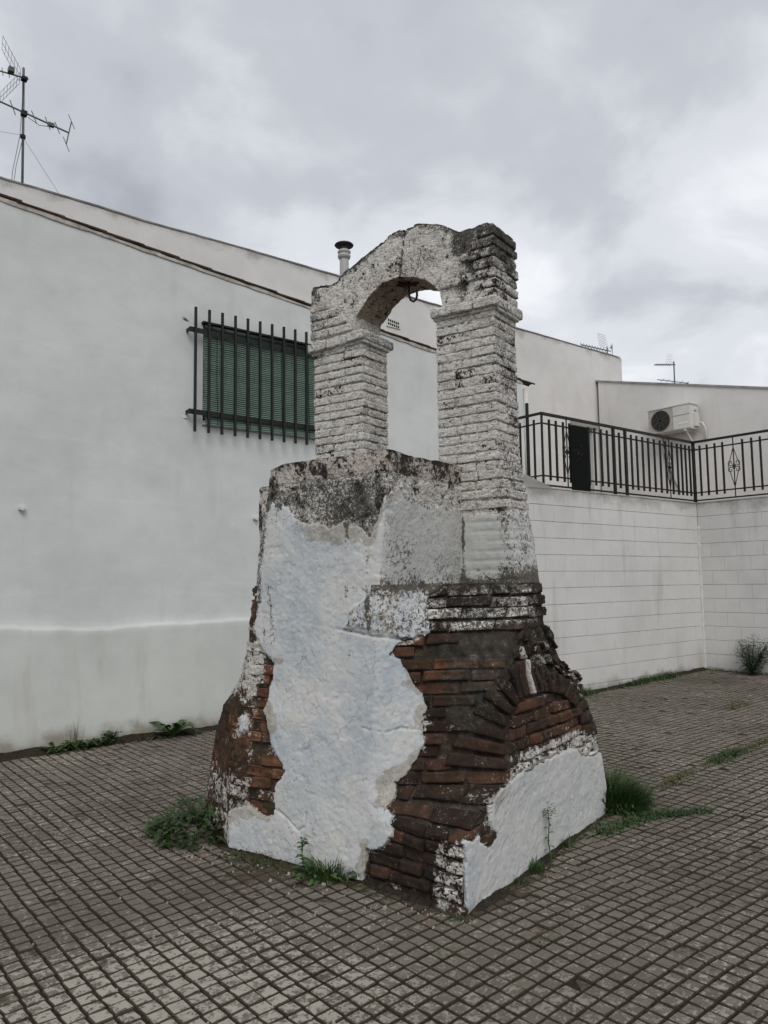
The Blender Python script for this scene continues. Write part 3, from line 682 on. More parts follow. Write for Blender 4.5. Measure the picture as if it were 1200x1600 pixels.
th2 = .013 + .006 * fbm(P3b, 4, 3) + .0016 * fbm(P3b + 4, 15, 3, .6) + .0015 * fbm(P3b + 8, 50, 2) - .0025 * sm(fbm(P3b + 31, 10, 5, .65), .10, .13) - .0018 * sm(fbm(P3b + 61, 22, 4, .65), .10, .13)
th2 = th2 + .001 * sm(2.0 - sb, 0, .1) * (sb > 1) * sm(1.95 - zb, 0, .3) + .010 * sm(1.62 - zb, 0, .05) * (sb > 2)
disp = rough_old * (1 - mk2) + th2 * mk2 + .003 * cop - .004 * np.exp(-((zb - 2.195) / .006) ** 2) * (sb < 2)
DPb = P3b + N3b * disp[:, None]
DPb[:, 2] += (.016 * fbm(P3b * [1, 1, 0], 6, 4, .6) - .035 * sm(P3b[:, 1], 1.22, 1.42)) * sm(zb, 2.1, 2.3)
DPb[:, :2] += N3b[:, :2] * (.012 * fbm(P3b + 55, 5, 3) * (1 - mk2))[:, None]
Qb = grid_faces(len(pz), PC, True); ispb = mk2[Qb].max(1) > .5; copb = (cop[Qb].min(1) > .5) & ~ispb
left = (sb > 1) & (sb < 2); big = fbm(P3b + 7, 5, 3)
lic = np.where(left, .50 + .12 * sm(zb, 1.9, 2.0) - .26 * sm(zb, 2.17, 2.23), .26 + .3 * np.exp(-((sb - 2.05) / .07) ** 2) * (zb > 2.02)) + .40 * big
lic += .14 * sm(zb, 2.29, 2.325)
ws = np.where(left, .66, .64) + .22 * fbm(P3b + 3, 8, 3) - .06 * cop
def sub2(name, DPx, Fs, mat, parent, attrs):
    ids = np.unique(Fs); mp = np.full(len(DPx), -1); mp[ids] = np.arange(len(ids))
    return mesh_np(name, DPx[ids], mp[Fs], mat, parent, {k: a[ids] for k, a in attrs.items()}, True)
at_ = dict(tone=np.full(len(DPb), 1.9), wash=np.clip(ws, 0, .9), lichen=np.clip(lic, 0, .75), moss=np.full(len(DPb), .35))
par = sub2('parapet', DPb, Qb[~ispb & ~copb], MASON, well, at_)
at_['wash'] = np.clip(at_['wash'] - .05, 0, 1); at_['moss'] = at_['moss'] - .2; at_['cream'] = np.full(len(DPb), .35)
sub2('coping', DPb, Qb[copb], MASON, well, at_)
rightf = sb > 2
pl2 = np.clip(.08 + .10 * rightf * fbm(P3b + 90, 9, 4, .6) + .62 * np.exp(-((sb - 1.035) / .03) ** 2) * sm(2.12 - zb, 0, .1) + .20 * fbm(P3b + 12, 4, 3) + np.where(rightf, .31 + .25 * sm(1.66 - zb, 0, .08), .0) + .28 * sm(.04 - pd2, 0, .04) + .5 * sm(fbm(P3b * [6, 6, .8], 2.2, 4, .6), .10, .35) * sm(.35 - pd2, 0, .3) * (sb < 2), 0, .8)
cr2 = np.clip(.16 + .25 * fbm(P3b + 20, 3.3, 3) + .5 * sm(.17 + .05 * fbm(P3b, 6, 2) - pd2, 0, .12) * (sb < 2) * sm(sb, 1.15, 1.4) + .30 * rightf, 0, .9)
sub2('parapet_plaster', DPb, Qb[ispb], PLAST, well, dict(lichen=pl2, cream=cr2, grey=.75 * sm(sb, 2.02, 2.08)))
rim = DPb.reshape(len(pz), PC, 3)[-1]; cc = np.array([.98, .935, 2.33])
in1 = cc + (rim - cc) * [.80, .66, 1]; in1[:, 2] = 2.328 + .006 * fbm(in1, 12, 2); in2 = in1.copy(); in2[:, 2] = 1.9
LV = np.concatenate([rim, in1, in2, [[cc[0], cc[1], 1.9]]]); a_ = np.arange(PC); b_ = (a_ + 1) % PC
f_ = lambda i: np.stack([i * PC + a_, i * PC + b_, (i + 1) * PC + b_, (i + 1) * PC + a_], -1)
mesh_np('well_mouth', LV, np.concatenate([f_(0), f_(1)]), MASON, well, dict(tone=np.full(len(LV), 1.9), wash=np.full(len(LV), .25), lichen=np.full(len(LV), .5), moss=np.full(len(LV), .5)), True,
        np.stack([2 * PC + a_, 2 * PC + b_, np.full(PC, 3 * PC)], -1))

# box-shaped bricks and rough blocks
def rough_box(lo, hi, res=.02, r=.006, amp=.004, fr_=22, seed=0., jit=0.):
    lo, hi = np.array(lo, float), np.array(hi, float); c, h = (lo + hi) / 2, (hi - lo) / 2
    Vs, Qs, n0 = [], [], 0
    for ax in range(3):
        o1, o2 = [(1, 2), (2, 0), (0, 1)][ax]
        def lin(k):
            m = max(2, int(round(2 * h[k] / res)))
            x = np.linspace(-h[k], h[k], m + 1); rr = min(r, h[k] * .4)
            return np.unique(np.concatenate([[-h[k], -h[k] + rr * .5, -h[k] + rr], x[(x > -h[k] + rr * 1.2) & (x < h[k] - rr * 1.2)], [h[k] - rr, h[k] - rr * .5, h[k]]]))
        A, Bq = np.meshgrid(lin(o1), lin(o2))
        for sgn in (-1, 1):
            V_ = np.empty((A.size, 3)); V_[:, ax] = sgn * h[ax]; V_[:, o1] = A.ravel(); V_[:, o2] = Bq.ravel()
            q = grid_faces(A.shape[0], A.shape[1])
            if sgn < 0: q = q[:, ::-1]
            Vs.append(V_); Qs.append(q + n0); n0 += len(V_)
    V_ = np.concatenate(Vs); q_ = np.concatenate(Qs)
    rr = np.minimum(r, h * .4); core_ = np.clip(V_, -(h - rr), h - rr); d_ = V_ - core_; ln = np.linalg.norm(d_ / rr, axis=1, keepdims=True)
    nrm_ = d_ / rr / np.maximum(ln, 1e-9); V_ = core_ + nrm_ * rr
    if jit:
        th = rng.uniform(-jit, jit); V_ = np.stack([V_[:, 0] * math.cos(th) - V_[:, 1] * math.sin(th), V_[:, 0] * math.sin(th) + V_[:, 1] * math.cos(th), V_[:, 2] + V_[:, 1] * rng.uniform(-jit, jit)], -1)
    P = V_ + c
    P = P + nrm_ * (amp * fbm((P + seed) * [1, 1, 2.2], fr_ * .8, 4, .6) + amp * .4 * fbm(P + seed + 5, fr_ * 3, 2))[:, None]
    return P, q_
def mason_attrs(P, tone, wash, lich, moss=.2):
    n = len(P); f = lambda a: np.full(n, a, float) if np.isscalar(a) else a
    return dict(tone=f(tone), wash=np.clip(f(wash), 0, .95), lichen=np.clip(f(lich), 0, .8), moss=f(moss))
def pil_stain(P, vmin):
    b1 = fbm(P + 40, 5, 3); side = sm(vmin + .03 - P[:, 1], 0, .03)
    wash = .74 + .18 * b1 + .05 * fbm(P + 9, 14, 2)
    lich = .25 + .42 * fbm(P + 60, 3.5, 3) + .10 * fbm(P * [1, 1, 3] + 80, 7, 2) + .14 * side + .28 * sm(P[:, 2], 3.38, 3.6) * sm(fbm(P + 15, 4, 2), -.35, .3) + .35 * sm(P[:, 2], 3.80, 3.90)
    return wash, lich

# leaning block at the far corner of the plastered side
P, q = rough_box((.12, 1.37, 1.45), (.55, 1.50, 2.205), .018, .03, .012, 9)
P[:, 1] -= .0
mesh_np('buttress', P, q, MASON, well, mason_attrs(P, 1.9, .50 + .25 * fbm(P, 7, 3), .36 + .25 * fbm(P + 3, 6, 3), .5), True)

def pillar(v0, v1, z0, z1, foot, nm_seed):
    """v0..v1 width, u .94-1.24; a lime-washed core with every brick set on it"""
    u0, u1 = .94, 1.245
    nz = int((z1 - z0) / .010); zz = np.linspace(z0, z1, nz)
    per = [(u1, v1), (u0, v1), (u0, v0), (u1, v0)]
    pts = []
    for a in range(4):
        p, q = np.array(per[a]), np.array(per[(a + 1) % 4]); m = max(3, int(np.linalg.norm(q - p) / .010))
        pts += [p + (q - p) * t for t in np.linspace(0, 1, m, endpoint=False)]
    pts = np.array(pts); n_ = len(pts)
    G = np.concatenate([np.repeat(pts[None], nz, 0), np.repeat(zz[:, None, None], n_, 1)], 2)
    if foot:     # the foot spreads over the ledge
        dv = np.interp(zz, [1.55, 1.6, 2.02, 2.45, 4], [-.130, -.122, -.06, 0, 0]); du = np.interp(zz, [1.55, 1.6, 2.05, 2.45, 4], [-.02, -.02, .0, 0, 0])
        wv = np.clip((v1 - G[..., 1]) / (v1 - v0), 0, 1); wu = np.clip((G[..., 0] - u0) / (u1 - u0), 0, 1)
        G[..., 1] += wv * dv[:, None]; G[..., 0] += wu * du[:, None]
    nr = np.cross(np.roll(G, -1, 1) - np.roll(G, 1, 1), np.gradient(G, axis=0)); nr /= np.linalg.norm(nr, axis=2, keepdims=True)
    G, nr = G.reshape(-1, 3), nr.reshape(-1, 3); c = np.array([(u0 + u1) / 2, (v0 + v1) / 2])
    if ((G[:, :2] - c) * nr[:, :2]).sum() < 0: nr = -nr
    ft = sm(2.06 + .10 * fbm(G + 2, 7, 3) - G[:, 2], 0, .05) * (1. if foot else 0.)
    d = (-.0025 + .011 * fbm((G + nm_seed) * [1, 1, 1.6], 10, 4, .6)) * (1 - ft) + (.006 + .006 * fbm(G, 6, 3) + .003 * fbm(G + 3, 30, 2) - .006 * np.exp(-(((G[:, 2] + .006 * fbm(G + 9, 9, 2)) % .0605 - .03) / .007) ** 2) * sm(fbm(G + 19, 6, 3), -.15, .2)) * ft
    G = G + nr * d[:, None]
    ws_, li_ = pil_stain(G, v0)
    ws_ = ws_ - .10 * (1 - ft) + .10 * ft; li_ = li_ + .10 * (1 - ft) * sm(.002 - d, 0, .008)
    if foot: li_ = li_ + .35 * sm(1.66 - G[:, 2], 0, .09) + .10 * sm(v0 - .005 - G[:, 1], 0, .04) * ft
    Fp = grid_faces(nz, n_, True); fm = ft[Fp].min(1) > .5
    o = sub2('pillar', G, Fp[~fm], MASON, well, mason_attrs(G, 1.9, ws_, li_, .2))
    if foot: sub2('pillar_plaster', G, Fp[fm], PLAST, o, dict(lichen=np.clip(li_ + .02 + .6 * np.exp(-((G[:, 1] - .49) / .014) ** 2) + .3 * sm(1.72 + .06 * fbm(G, 8, 3) - G[:, 2], 0, .08), 0, .8), cream=np.full(len(G), .34), grey=np.full(len(G), .75)))
    zc_ = 2.05 if foot else z0 + .02; k = 0; pit = .0605
    W = v1 - v0
    while zc_ + pit * .6 < z1:
        hgt = pit - rng.uniform(.007, .012)
        split = [v0, v0 + W * (.64 if k % 2 else .36) + rng.uniform(-.02, .02), v1]
        if rng.random() < .25: split = [v0, v0 + W * .33, v0 + W * .68, v1]
        ush = .0 + (0 if foot else 0); vsh = np.interp(zc_, [2.05, 2.45], [-.055, 0]) if foot else 0
        for j in range(len(split) - 1):
            a, b = split[j] + (.004 if j else -rng.uniform(.0, .009) + vsh), split[j + 1] - (.004 if j < len(split) - 2 else -rng.uniform(0, .009))
            uu = [u0 - rng.uniform(.001, .010), u1 + ush + rng.uniform(.0, .009)]
            cuts = [uu] if (j or rng.random() < .55) else [[uu[0], 1.09 + rng.uniform(-.03, .03)], [1.10 + rng.uniform(-.0, .02), uu[1]]]
            for (ua, ub) in cuts:
                dz = rng.uniform(-.003, .003)
                P, q = rough_box((ua, a, zc_ + dz), (ub, b, zc_ + hgt + dz), .020, .006, .0058, 26, rng.uniform(0, 90), .014)
                w_, l_ = pil_stain(P, v0)
                rr = rng.random()
                mesh_np('brick', P, q, MASON, o, mason_attrs(P, rng.uniform(-.1, .5), w_ + rng.uniform(-.05, .14) - (.20 if rr < .08 else 0), l_ + rng.uniform(-.1, .05), .15), True)
        zc_ += pit + rng.uniform(-.0025, .0035); k += 1
    return o
pilR = pillar(.232, .655, 1.56, 3.345, True, 3.)
pilL = pillar(1.277, 1.712, 2.10, 3.325, False, 33.)

def impost(v0, v1, z0, z1, tilt=0.):
    W = v1 - v0; cut = [v0, v0 + W * rng.uniform(.28, .4), v0 + W * rng.uniform(.6, .72), v1]; first_ = None
    Pa, qa, n0 = [], [], 0
    o = None
    P, q = rough_box((.925, v0 + .012, z0 - .02), (1.262, v1 - .012, z1 + .01), .03, .012, .006, 15)
    P[:, 2] += (P[:, 1] - v0) * tilt
    w_, l_ = pil_stain(P, v0); o = mesh_np('impost', P, q, MASON, well, mason_attrs(P, 1.9, w_, l_, .2), True)
    for j in range(3):
        P, q = rough_box((.903 - rng.uniform(0, .012), cut[j] + .003, z0 + rng.uniform(-.003, .003)), (1.285 + rng.uniform(0, .012), cut[j + 1] - .003, z1 + rng.uniform(-.004, .006)), .022, .012, .007, 20, rng.uniform(0, 60))
        P[:, 2] += (P[:, 1] - v0) * tilt
        w_, l_ = pil_stain(P, v0)
        mesh_np('brick', P, q, MASON, o, mason_attrs(P, .5, w_ + .02, l_ + .12, .2), True)
impost(.190, .688, 3.330, 3.392, .02)
impost(1.238, 1.752, 3.318, 3.385, -.05)

# the arch: a curved band from pillar to pillar, wash-coated, with a crack over the hook
OUT = np.array([(1.745, 3.80), (1.735, 3.815), (1.62, 3.808), (1.50, 3.822), (1.388, 3.885), (1.30, 3.925), (1.185, 3.975), (1.073, 4.018), (.963, 4.044), (.856, 4.050), (.727, 4.022), (.601, 3.977), (.528, 3.93), (.466, 3.887), (.385, 3.890), (.305, 3.900), (.231, 3.892), (.215, 3.875)])[::-1]
INN = np.array([(1.745, 3.365), (1.335, 3.385), (1.325, 3.50), (1.21, 3.622), (1.091, 3.694), (.947, 3.703), (.811, 3.665), (.705, 3.606), (.625, 3.517), (.605, 3.40), (.215, 3.385)])[::-1]
vv = np.unique(np.concatenate([np.linspace(.218, 1.742, 165), [.605, .612, .619, .625, 1.325, 1.329, 1.332, 1.335]]))
zo, zi = np.interp(vv, OUT[:, 0], OUT[:, 1]), np.interp(vv, INN[:, 0], INN[:, 1])
zo = zo + .007 * vnoise(np.stack([vv * 14, 0 * vv, 0 * vv], -1)) + .006 * np.sign(vnoise(np.stack([vv * 9 + 40, 0 * vv, 0 * vv], -1)))
nr_ = 48; us = np.linspace(.94, 1.245, 31)
rings = []
T = np.linspace(0, 1, nr_)
for i, v_ in enumerate(vv):
    up_ = [(u_, v_, zi[i] + (zo[i] - zi[i]) * t) for u_, t in zip(np.full(nr_, us[0]), T)]
    top_ = [(u_, v_, zo[i]) for u_ in us[1:]]
    bk = [(us[-1], v_, zi[i] + (zo[i] - zi[i]) * t) for t in T[::-1][1:]]
    bt = [(u_, v_, zi[i]) for u_ in us[::-1][1:-1]]
    rings.append(up_ + top_ + bk + bt)
AR = np.array(rings); nR = AR.shape[1]
an = np.cross(np.gradient(AR, axis=0), np.roll(AR, -1, 1) - np.roll(AR, 1, 1)); an /= np.maximum(np.linalg.norm(an, axis=2, keepdims=True), 1e-9)
A3, aN = AR.reshape(-1, 3), an.reshape(-1, 3)
if (aN[:, 0] * (A3[:, 0] - 1.09)).sum() < 0: aN = -aN
# round the arrises, roughen, crack
lineC = np.stack([np.interp(np.linspace(0, 1, 12), [0, .5, 1], [.952, .925, .893]), np.linspace(3.69, 4.06, 12)], -1)
dcr = sdl(A3[:, 1:], lineC) + .004 * fbm(A3, 30, 2)
crk = np.exp(-(dcr / .006) ** 2) * (A3[:, 0] < 1.0)
vo_ = 0
for vx in (1.25, 1.14, 1.04, .83, .74, .67):        # faint radial joints of the brick ring under the coat
    cx2, cz2 = .965, 3.30; e = np.array([vx, np.interp(vx, INN[:, 0], INN[:, 1])]); dr = e - [cx2, cz2]; dr /= np.linalg.norm(dr)
    vo_ = np.maximum(vo_, np.exp(-(sdl(A3[:, 1:], [e, e + dr * rng.uniform(.12, .28)]) + .006 * fbm(A3 + vx, 25, 2)) ** 2 / .005 ** 2))
front = sm(.97 - A3[:, 0], 0, .03)
dsp = .006 * fbm(A3, 8, 4, .6) + .005 * fbm(A3 + 3, 26, 3, .6) + .0022 * fbm(A3 + 6, 70, 2) - .020 * crk - .007 * vo_ * front
dsp -= .010 * sm(np.abs(A3[:, 0] - 1.09), .135, .153) * (np.abs(A3[:, 2] - np.interp(A3[:, 1], vv, zo)) < .02)
scab = sm(fbm(A3 + 31, 11, 4, .6), .10, .18); dsp -= .005 * scab
AD = A3 + aN * dsp[:, None]
ztop = np.interp(A3[:, 1], vv, zo) - A3[:, 2]
wA = .72 + .18 * fbm(A3 + 40, 5, 3) - .15 * scab * .5
lA = .25 + .42 * fbm(A3 + 60, 4.5, 3) + .46 * sm(.065 + .03 * fbm(A3, 12, 2) - ztop, 0, .045) + .50 * sm(.58 - A3[:, 1] + .12 * fbm(A3 + 5, 6, 2), 0, .15) * sm(fbm(A3 + 70, 6, 3), -.3, .15) + .45 * sm(A3[:, 1], 1.46, 1.60) * sm(fbm(A3 + 71, 7, 3), -.35, .1) + .6 * crk + .3 * vo_ * front
lA = np.where((aN[:, 2] < -.3) & (A3[:, 1] > .64) & (A3[:, 1] < 1.32), lA * .3, lA)
soff = (aN[:, 2] < -.25) & (A3[:, 1] > .63) & (A3[:, 1] < 1.325)
aQ = grid_faces(len(vv), nR, True)
capR = [(0, j, j + 1) for j in range(1, nR - 1)]; capL = [((len(vv) - 1) * nR, (len(vv) - 1) * nR + j + 1, (len(vv) - 1) * nR + j) for j in range(1, nR - 1)]
arch = mesh_np('arch', AD, aQ, MASON, well, dict(mason_attrs(AD, 1.9, wA, lA, .3), cream=soff * .85), True, capR + capL)
# bricks that show at both ends of the arch band
def arch_brick(lo, hi, dw=0., dl=0.):
    P, q = rough_box(lo, hi, .022, .011, .007, 20, rng.uniform(0, 90), .012)
    w_, l_ = pil_stain(P, .232)
    mesh_np('brick', P, q, MASON, arch, mason_attrs(P, rng.uniform(-.1, .35), w_ + dw - .10, l_ + dl, .3), True)
z_ = 3.402
k = 0
while z_ < 3.85:
    h_ = rng.uniform(.050, .062); t_ = sm(np.array(z_), 3.5, 3.85)
    arch_brick((.928 - rng.uniform(0, .010), .212 - rng.uniform(0, .012), z_), (1.10 if k % 2 else 1.256, .40 + rng.uniform(-.07, .08), z_ + h_), -.04, .08)
    if k % 2: arch_brick((1.108, .210 - rng.uniform(0, .012), z_ + .002), (1.258 + rng.uniform(0, .01), .42, z_ + h_), -.04, .12)
    if k < 4 and k % 2 == 0: arch_brick((.932 - rng.uniform(0, .006), .47, z_ - .003), (1.2, .605 + .01 * k, z_ + h_ - .006), .02, .0)
    z_ += h_ + .011; k += 1
z_ = 3.402; k = 0
while z_ < 3.63:
    h_ = rng.uniform(.050, .062)
    c_ = 1.53 + rng.uniform(-.06, .06)
    arch_brick((.930 - rng.uniform(0, .010), c_ + .005, z_), (1.25, 1.745 + rng.uniform(0, .01), z_ + h_), .02, .05)
    if k < 2: arch_brick((.932 - rng.uniform(0, .008), 1.36 + .05 * k, z_), (1.25, c_ - .005, z_ + h_), .05, .0)
    z_ += h_ + .010; k += 1

# iron hook under the crown of the arch
hk = MB(); hx, hv, hz = 1.06, .945, 3.70
hk.tube([(hx, hv + .004, hz + .02), (hx, hv + .002, hz - .07), (hx, hv, hz - .105), (hx, hv - .012, hz - .132), (hx, hv - .034, hz - .146), (hx, hv - .056, hz - .134), (hx, hv - .064, hz - .108), (hx, hv - .062, hz - .075)], .0085, 8)
hk.build('hook', RUST, well, True)
st_ = MB(); st_.tube([(hx - .01, hv + .10, hz + .006), (hx - .005, hv + .05, hz - .018), (hx, hv, hz - .022), (hx, hv - .06, hz - .018), (hx, hv - .10, hz + .004)], .010, 6)
st_.tube([(hx - .05, hv + .06, hz - .004), (hx + .05, hv - .03, hz - .014)], .008, 6)
st_.build('hook_anchor', RUST, well, True)

# ------------------------------------------------------------------ the low annexe on the left
HY, HX1 = 8.2, 9.50
ztile = lambda x: 5.527 - .0872 * (x - 1.65)
house = thing('house', 'long greenish-white rendered annexe with a barred green window and a sloping row of roof tiles', 'house', (3, HY, 0))
def hb(): return MB()
def off(o, v): # shift verts of a MB into the house frame
    return o
class LB(MB):
    """mesh gathered in world coordinates but stored relative to an origin"""
    def __init__(s, org): super().__init__(); s.o = org
    def build(s, *a, **k):
        s.v = [(x - s.o[0], y - s.o[1], z - s.o[2]) for x, y, z in s.v]; return super().build(*a, **k)
HO = (3, HY, 0)
wx0, wx1, wz0, wz1 = 3.865, 5.50, 3.50, 4.655
def render_sheet(cols_x, zlo, zhi, y0, amp, hole=None):
    """a rendered wall face with hand-trowelled unevenness, optionally with an opening"""
    xs = np.array(cols_x); nz = 300
    T = np.linspace(0, 1, nz)
    X = np.repeat(xs[None], nz, 0)
    Z = np.array([np.interp(T, [0, 1], [0, 1])]).T * (zhi(xs) - zlo(xs))[None] + zlo(xs)[None]
    if hole:
        for hz in hole[2:]:
            j = np.abs(Z[:, np.argmin(abs(xs - hole[0]))] - hz).argmin()
            Z[j] = np.where((xs > hole[0] - .3) & (xs < hole[1] + .3), hz, Z[j])
    P = np.stack([X, np.full_like(X, y0), Z], -1).reshape(-1, 3)
    P[:, 1] -= amp * fbm(P * [1, 1, 1.6], .9, 4) + amp * .25 * fbm(P, 4.5, 3)
    for zr, sd_ in ((1.52, 1), (1.60, 2), (2.30, 3), (2.52, 4), (3.1, 5), (4.05, 6)):     # edges of old coats of render
        zl = zr + .05 * vnoise(np.stack([P[:, 0] * .7 + sd_ * 9, 0 * P[:, 0], 0 * P[:, 0]], -1)) + .012 * vnoise(np.stack([P[:, 0] * 5 + sd_ * 5, 0 * P[:, 0], 0 * P[:, 0]], -1))
        P[:, 1] -= amp * .10 * sm(zl - P[:, 2], -.012, .012) * sm(P[:, 2], zl - .5, zl) * sm(vnoise(np.stack([P[:, 0] * .9 + sd_ * 7, 0 * P[:, 0], 0 * P[:, 0]], -1)), -.2, .3)
    q = grid_faces(nz, len(xs))
    if hole:
        c = P[q].mean(1); q = q[~((c[:, 0] > hole[0]) & (c[:, 0] < hole[1]) & (c[:, 2] > hole[2]) & (c[:, 2] < hole[3]))]
    return P, q[:, ::-1]
xs_ = np.unique(np.round(np.concatenate([np.arange(-4, 1, .3), np.arange(1, HX1, .05), [HX1, wx0, wx1]]), 4))
P, q = render_sheet(xs_, lambda x: 0 * x - .25, lambda x: ztile(x) - .02, HY, .012, (wx0, wx1, wz0, wz1))
mesh_np('wall', P - HO, q, W_HOUSE, house, None, True)
b = LB(HO)
b.box((HX1 - .2, HY + .012, -.2), (HX1, 9.47, ztile(HX1) - .03)); b.box((-4, HY + .45, -.2), (HX1 - .2, 9.47, ztile(HX1) - .35))
b.build('end_wall', W_HOUSE, house)
b = LB(HO); b.hexa([(-4.2, HY + .005, ztile(-4.2) - .01), (HX1 + .12, HY + .005, ztile(HX1 + .12) - .01), (HX1 + .12, 9.47, ztile(HX1 + .12) - .01), (-4.2, 9.47, ztile(-4.2) - .01),
                    (-4.2, HY + .005, ztile(-4.2) + .02), (HX1 + .12, HY + .005, ztile(HX1 + .12) + .02), (HX1 + .12, 9.47, ztile(HX1 + .12) + .02), (-4.2, 9.47, ztile(-4.2) + .02)])
roof = b.build('roof', TILE, house)
xt = -2.0; k = 0
while xt < HX1 + .05:
    L_ = rng.uniform(.40, .46) if xt < 9 else .34
    b = LB(HO); V = []
    lift = .030 + rng.uniform(-.006, .008)
    for x, dz in ((xt - .045, .018), (xt + L_, .006)):
        for th, ww in ((-.5, 1.), (0, 1.), (.5, 1.)):
            for tk in (0, .014):
                pass
    n_ = 5
    for x, rr_ in ((xt - .05, .075), (xt + L_, .088)):
        for s_ in range(n_):
            a = PI * (.05 + .9 * s_ / (n_ - 1)); V.append((x, HY - .035 + rr_ * (1 - math.cos(a)) * .9 + rng.uniform(-.003, .003), ztile(x) + lift * .6 - .018 + .55 * rr_ * math.sin(a) * .75 + (.012 if x > xt else 0)))
        for s_ in range(n_):
            a = PI * (.05 + .9 * s_ / (n_ - 1)); V.append((x, HY - .022 + (rr_ - .014) * (1 - math.cos(a)) * .9, ztile(x) + lift * .6 - .032 + .55 * (rr_ - .014) * math.sin(a) * .75 + (.012 if x > xt else 0)))
    Q_ = []
    for s_ in range(n_ - 1):
        Q_ += [(s_, s_ + 1, 2 * n_ + s_ + 1, 2 * n_ + s_), (n_ + s_ + 1, n_ + s_, 3 * n_ + s_, 3 * n_ + s_ + 1), (s_ + 1, s_, n_ + s_, n_ + s_ + 1), (2 * n_ + s_, 2 * n_ + s_ + 1, 3 * n_ + s_ + 1, 3 * n_ + s_)]
    Q_ += [(0, 2 * n_, 3 * n_, n_), (n_ - 1, 2 * n_ - 1, 4 * n_ - 1, 3 * n_ - 1)]
    b.add(V, Q_); b.build('roof_tile', TILE, roof)
    xt += L_; k += 1
# mortar bed under the verge tiles
vx_ = np.arange(-2, HX1, .05); P = np.concatenate([np.stack([vx_, np.full_like(vx_, HY - y_), ztile(vx_) + z_ + .008 * vnoise(np.stack([vx_ * 7 + s_, 0 * vx_, 0 * vx_], -1))], -1) for y_, z_, s_ in ((-.02, -.055, 0), (.014, -.045, 0), (.018, -.012, 30), (-.02, -.008, 30))])
mesh_np('verge_mortar', P - HO, grid_faces(4, len(vx_)), flat('verge_mortar_mat', (.46, .43, .38), .95, 0., .35, 9), house)
# battered plinth
lz = lambda x: 1.185 + .012 * vnoise(np.stack([x * 6, 0 * x, 0 * x], -1)) + .012 * np.sin(x * 1.3) + .02 * vnoise(np.stack([x * 1.1, 0 * x, 0 * x], -1)) - .03 * sm(1.9 - x, 0, .8)
px2 = np.concatenate([np.arange(-4, .8, .3), np.arange(.8, HX1 + .001, .04)])
prof_ = [(-.30, .21), (0., .182), (.2, .168), (.4, .152), (.6, .135), (.8, .118), (.93, .106), (.972, .103), (.988, .097), (.996, .085), (1.002, .05), (1.008, .004), (1.012, -.015)]
rows = []
for t_, o_ in prof_:
    z_ = lz(px2) * t_ if t_ > 0 else np.full_like(px2, t_); rows.append(np.stack([px2, np.full_like(px2, HY - o_), z_], -1))
P = np.array(rows); R_n = P.reshape(-1, 3); P3_ = R_n.copy(); P3_[:, 1] -= .014 * fbm(R_n, 1.6, 4) + .004 * fbm(R_n, 11, 3)
mesh_np('plinth', P3_ - HO, grid_faces(len(prof_), len(px2))[:, ::-1], W_PLINTH, house, None, True)
# window recess, frame, panes
b = LB(HO); d_ = .24
b.add([(wx0, HY - .004, wz0), (wx1, HY - .004, wz0), (wx1, HY - .004, wz1), (wx0, HY - .004, wz1), (wx0, HY + d_, wz0), (wx1, HY + d_, wz0), (wx1, HY + d_, wz1), (wx0, HY + d_, wz1)],
      [(0, 1, 5, 4), (1, 2, 6, 5), (2, 3, 7, 6), (3, 0, 4, 7)])
win = b.build('window', W_HOUSE, house)
b = LB(HO); b.box((wx0, HY + .17, wz0), (wx1, HY + .172, wz1)); b.build('pane', GLASSD, win)
b = LB(HO)
for a, c in (((wx0, wz0), (wx0 + .06, wz1)), ((wx1 - .06, wz0), (wx1, wz1)), ((wx0 + .06, wz0), (wx1 - .06, wz0 + .06)), ((wx0 + .06, wz1 - .06), (wx1 - .06, wz1)), (((wx0 + wx1) / 2 - .04, wz0 + .06), ((wx0 + wx1) / 2 + .04, wz1 - .06))):
    b.box((a[0], HY + .13, a[1]), (c[0], HY + .168, c[1]))
b.build('window_frame', IRON_G, win)
b = LB(HO); b.box((wx0 - .01, HY - .03, wz0 - .05), (wx1 + .02, HY + .12, wz0 - .004)); b.build('window_sill', W_HOUSE, win)
# iron grille
gy = HY - .105
b = LB(HO)
b.box((3.655, gy + .007, 4.505), (5.68, gy + .022, 4.563)); gr = b.build('window_grille', IRON, house)
b = LB(HO); b.box((3.655, gy + .007, 3.542), (5.68, gy + .022, 3.600)); b.build('rail', IRON, gr)
for x in (3.655, 5.668):
    for z in (4.515, 3.552):
        b = LB(HO); b.box((x, gy + .022, z), (x + .014, HY + .01, z + .042)); b.build('bracket', IRON, gr)
for x in (3.722, 3.893, 4.06, 4.231, 4.398, 4.566, 4.734, 4.903, 5.069, 5.236, 5.415, 5.59):
    b = LB(HO); b.box((x - .0135, gy - .018, 3.338), (x + .0135, gy + .007, 4.80)); b.build('bar', IRON, gr)
b = LB(HO); b.tube([(9.62, HY + .05, 2.7), (9.62, HY + .05, 4.74)], .045, 12); b.build('downpipe', PIPE, house, True)
for x, z in ((1.933, 2.372), (4.558, 2.385)):
    b = LB(HO); b.box((x - .028, HY - .045, z - .012), (x + .028, HY + .02, z + .018)); b.box((x - .012, HY - .06, z - .02), (x + .012, HY - .04, z + .006)); b.build('wall_bracket', W_HOUSE, house)

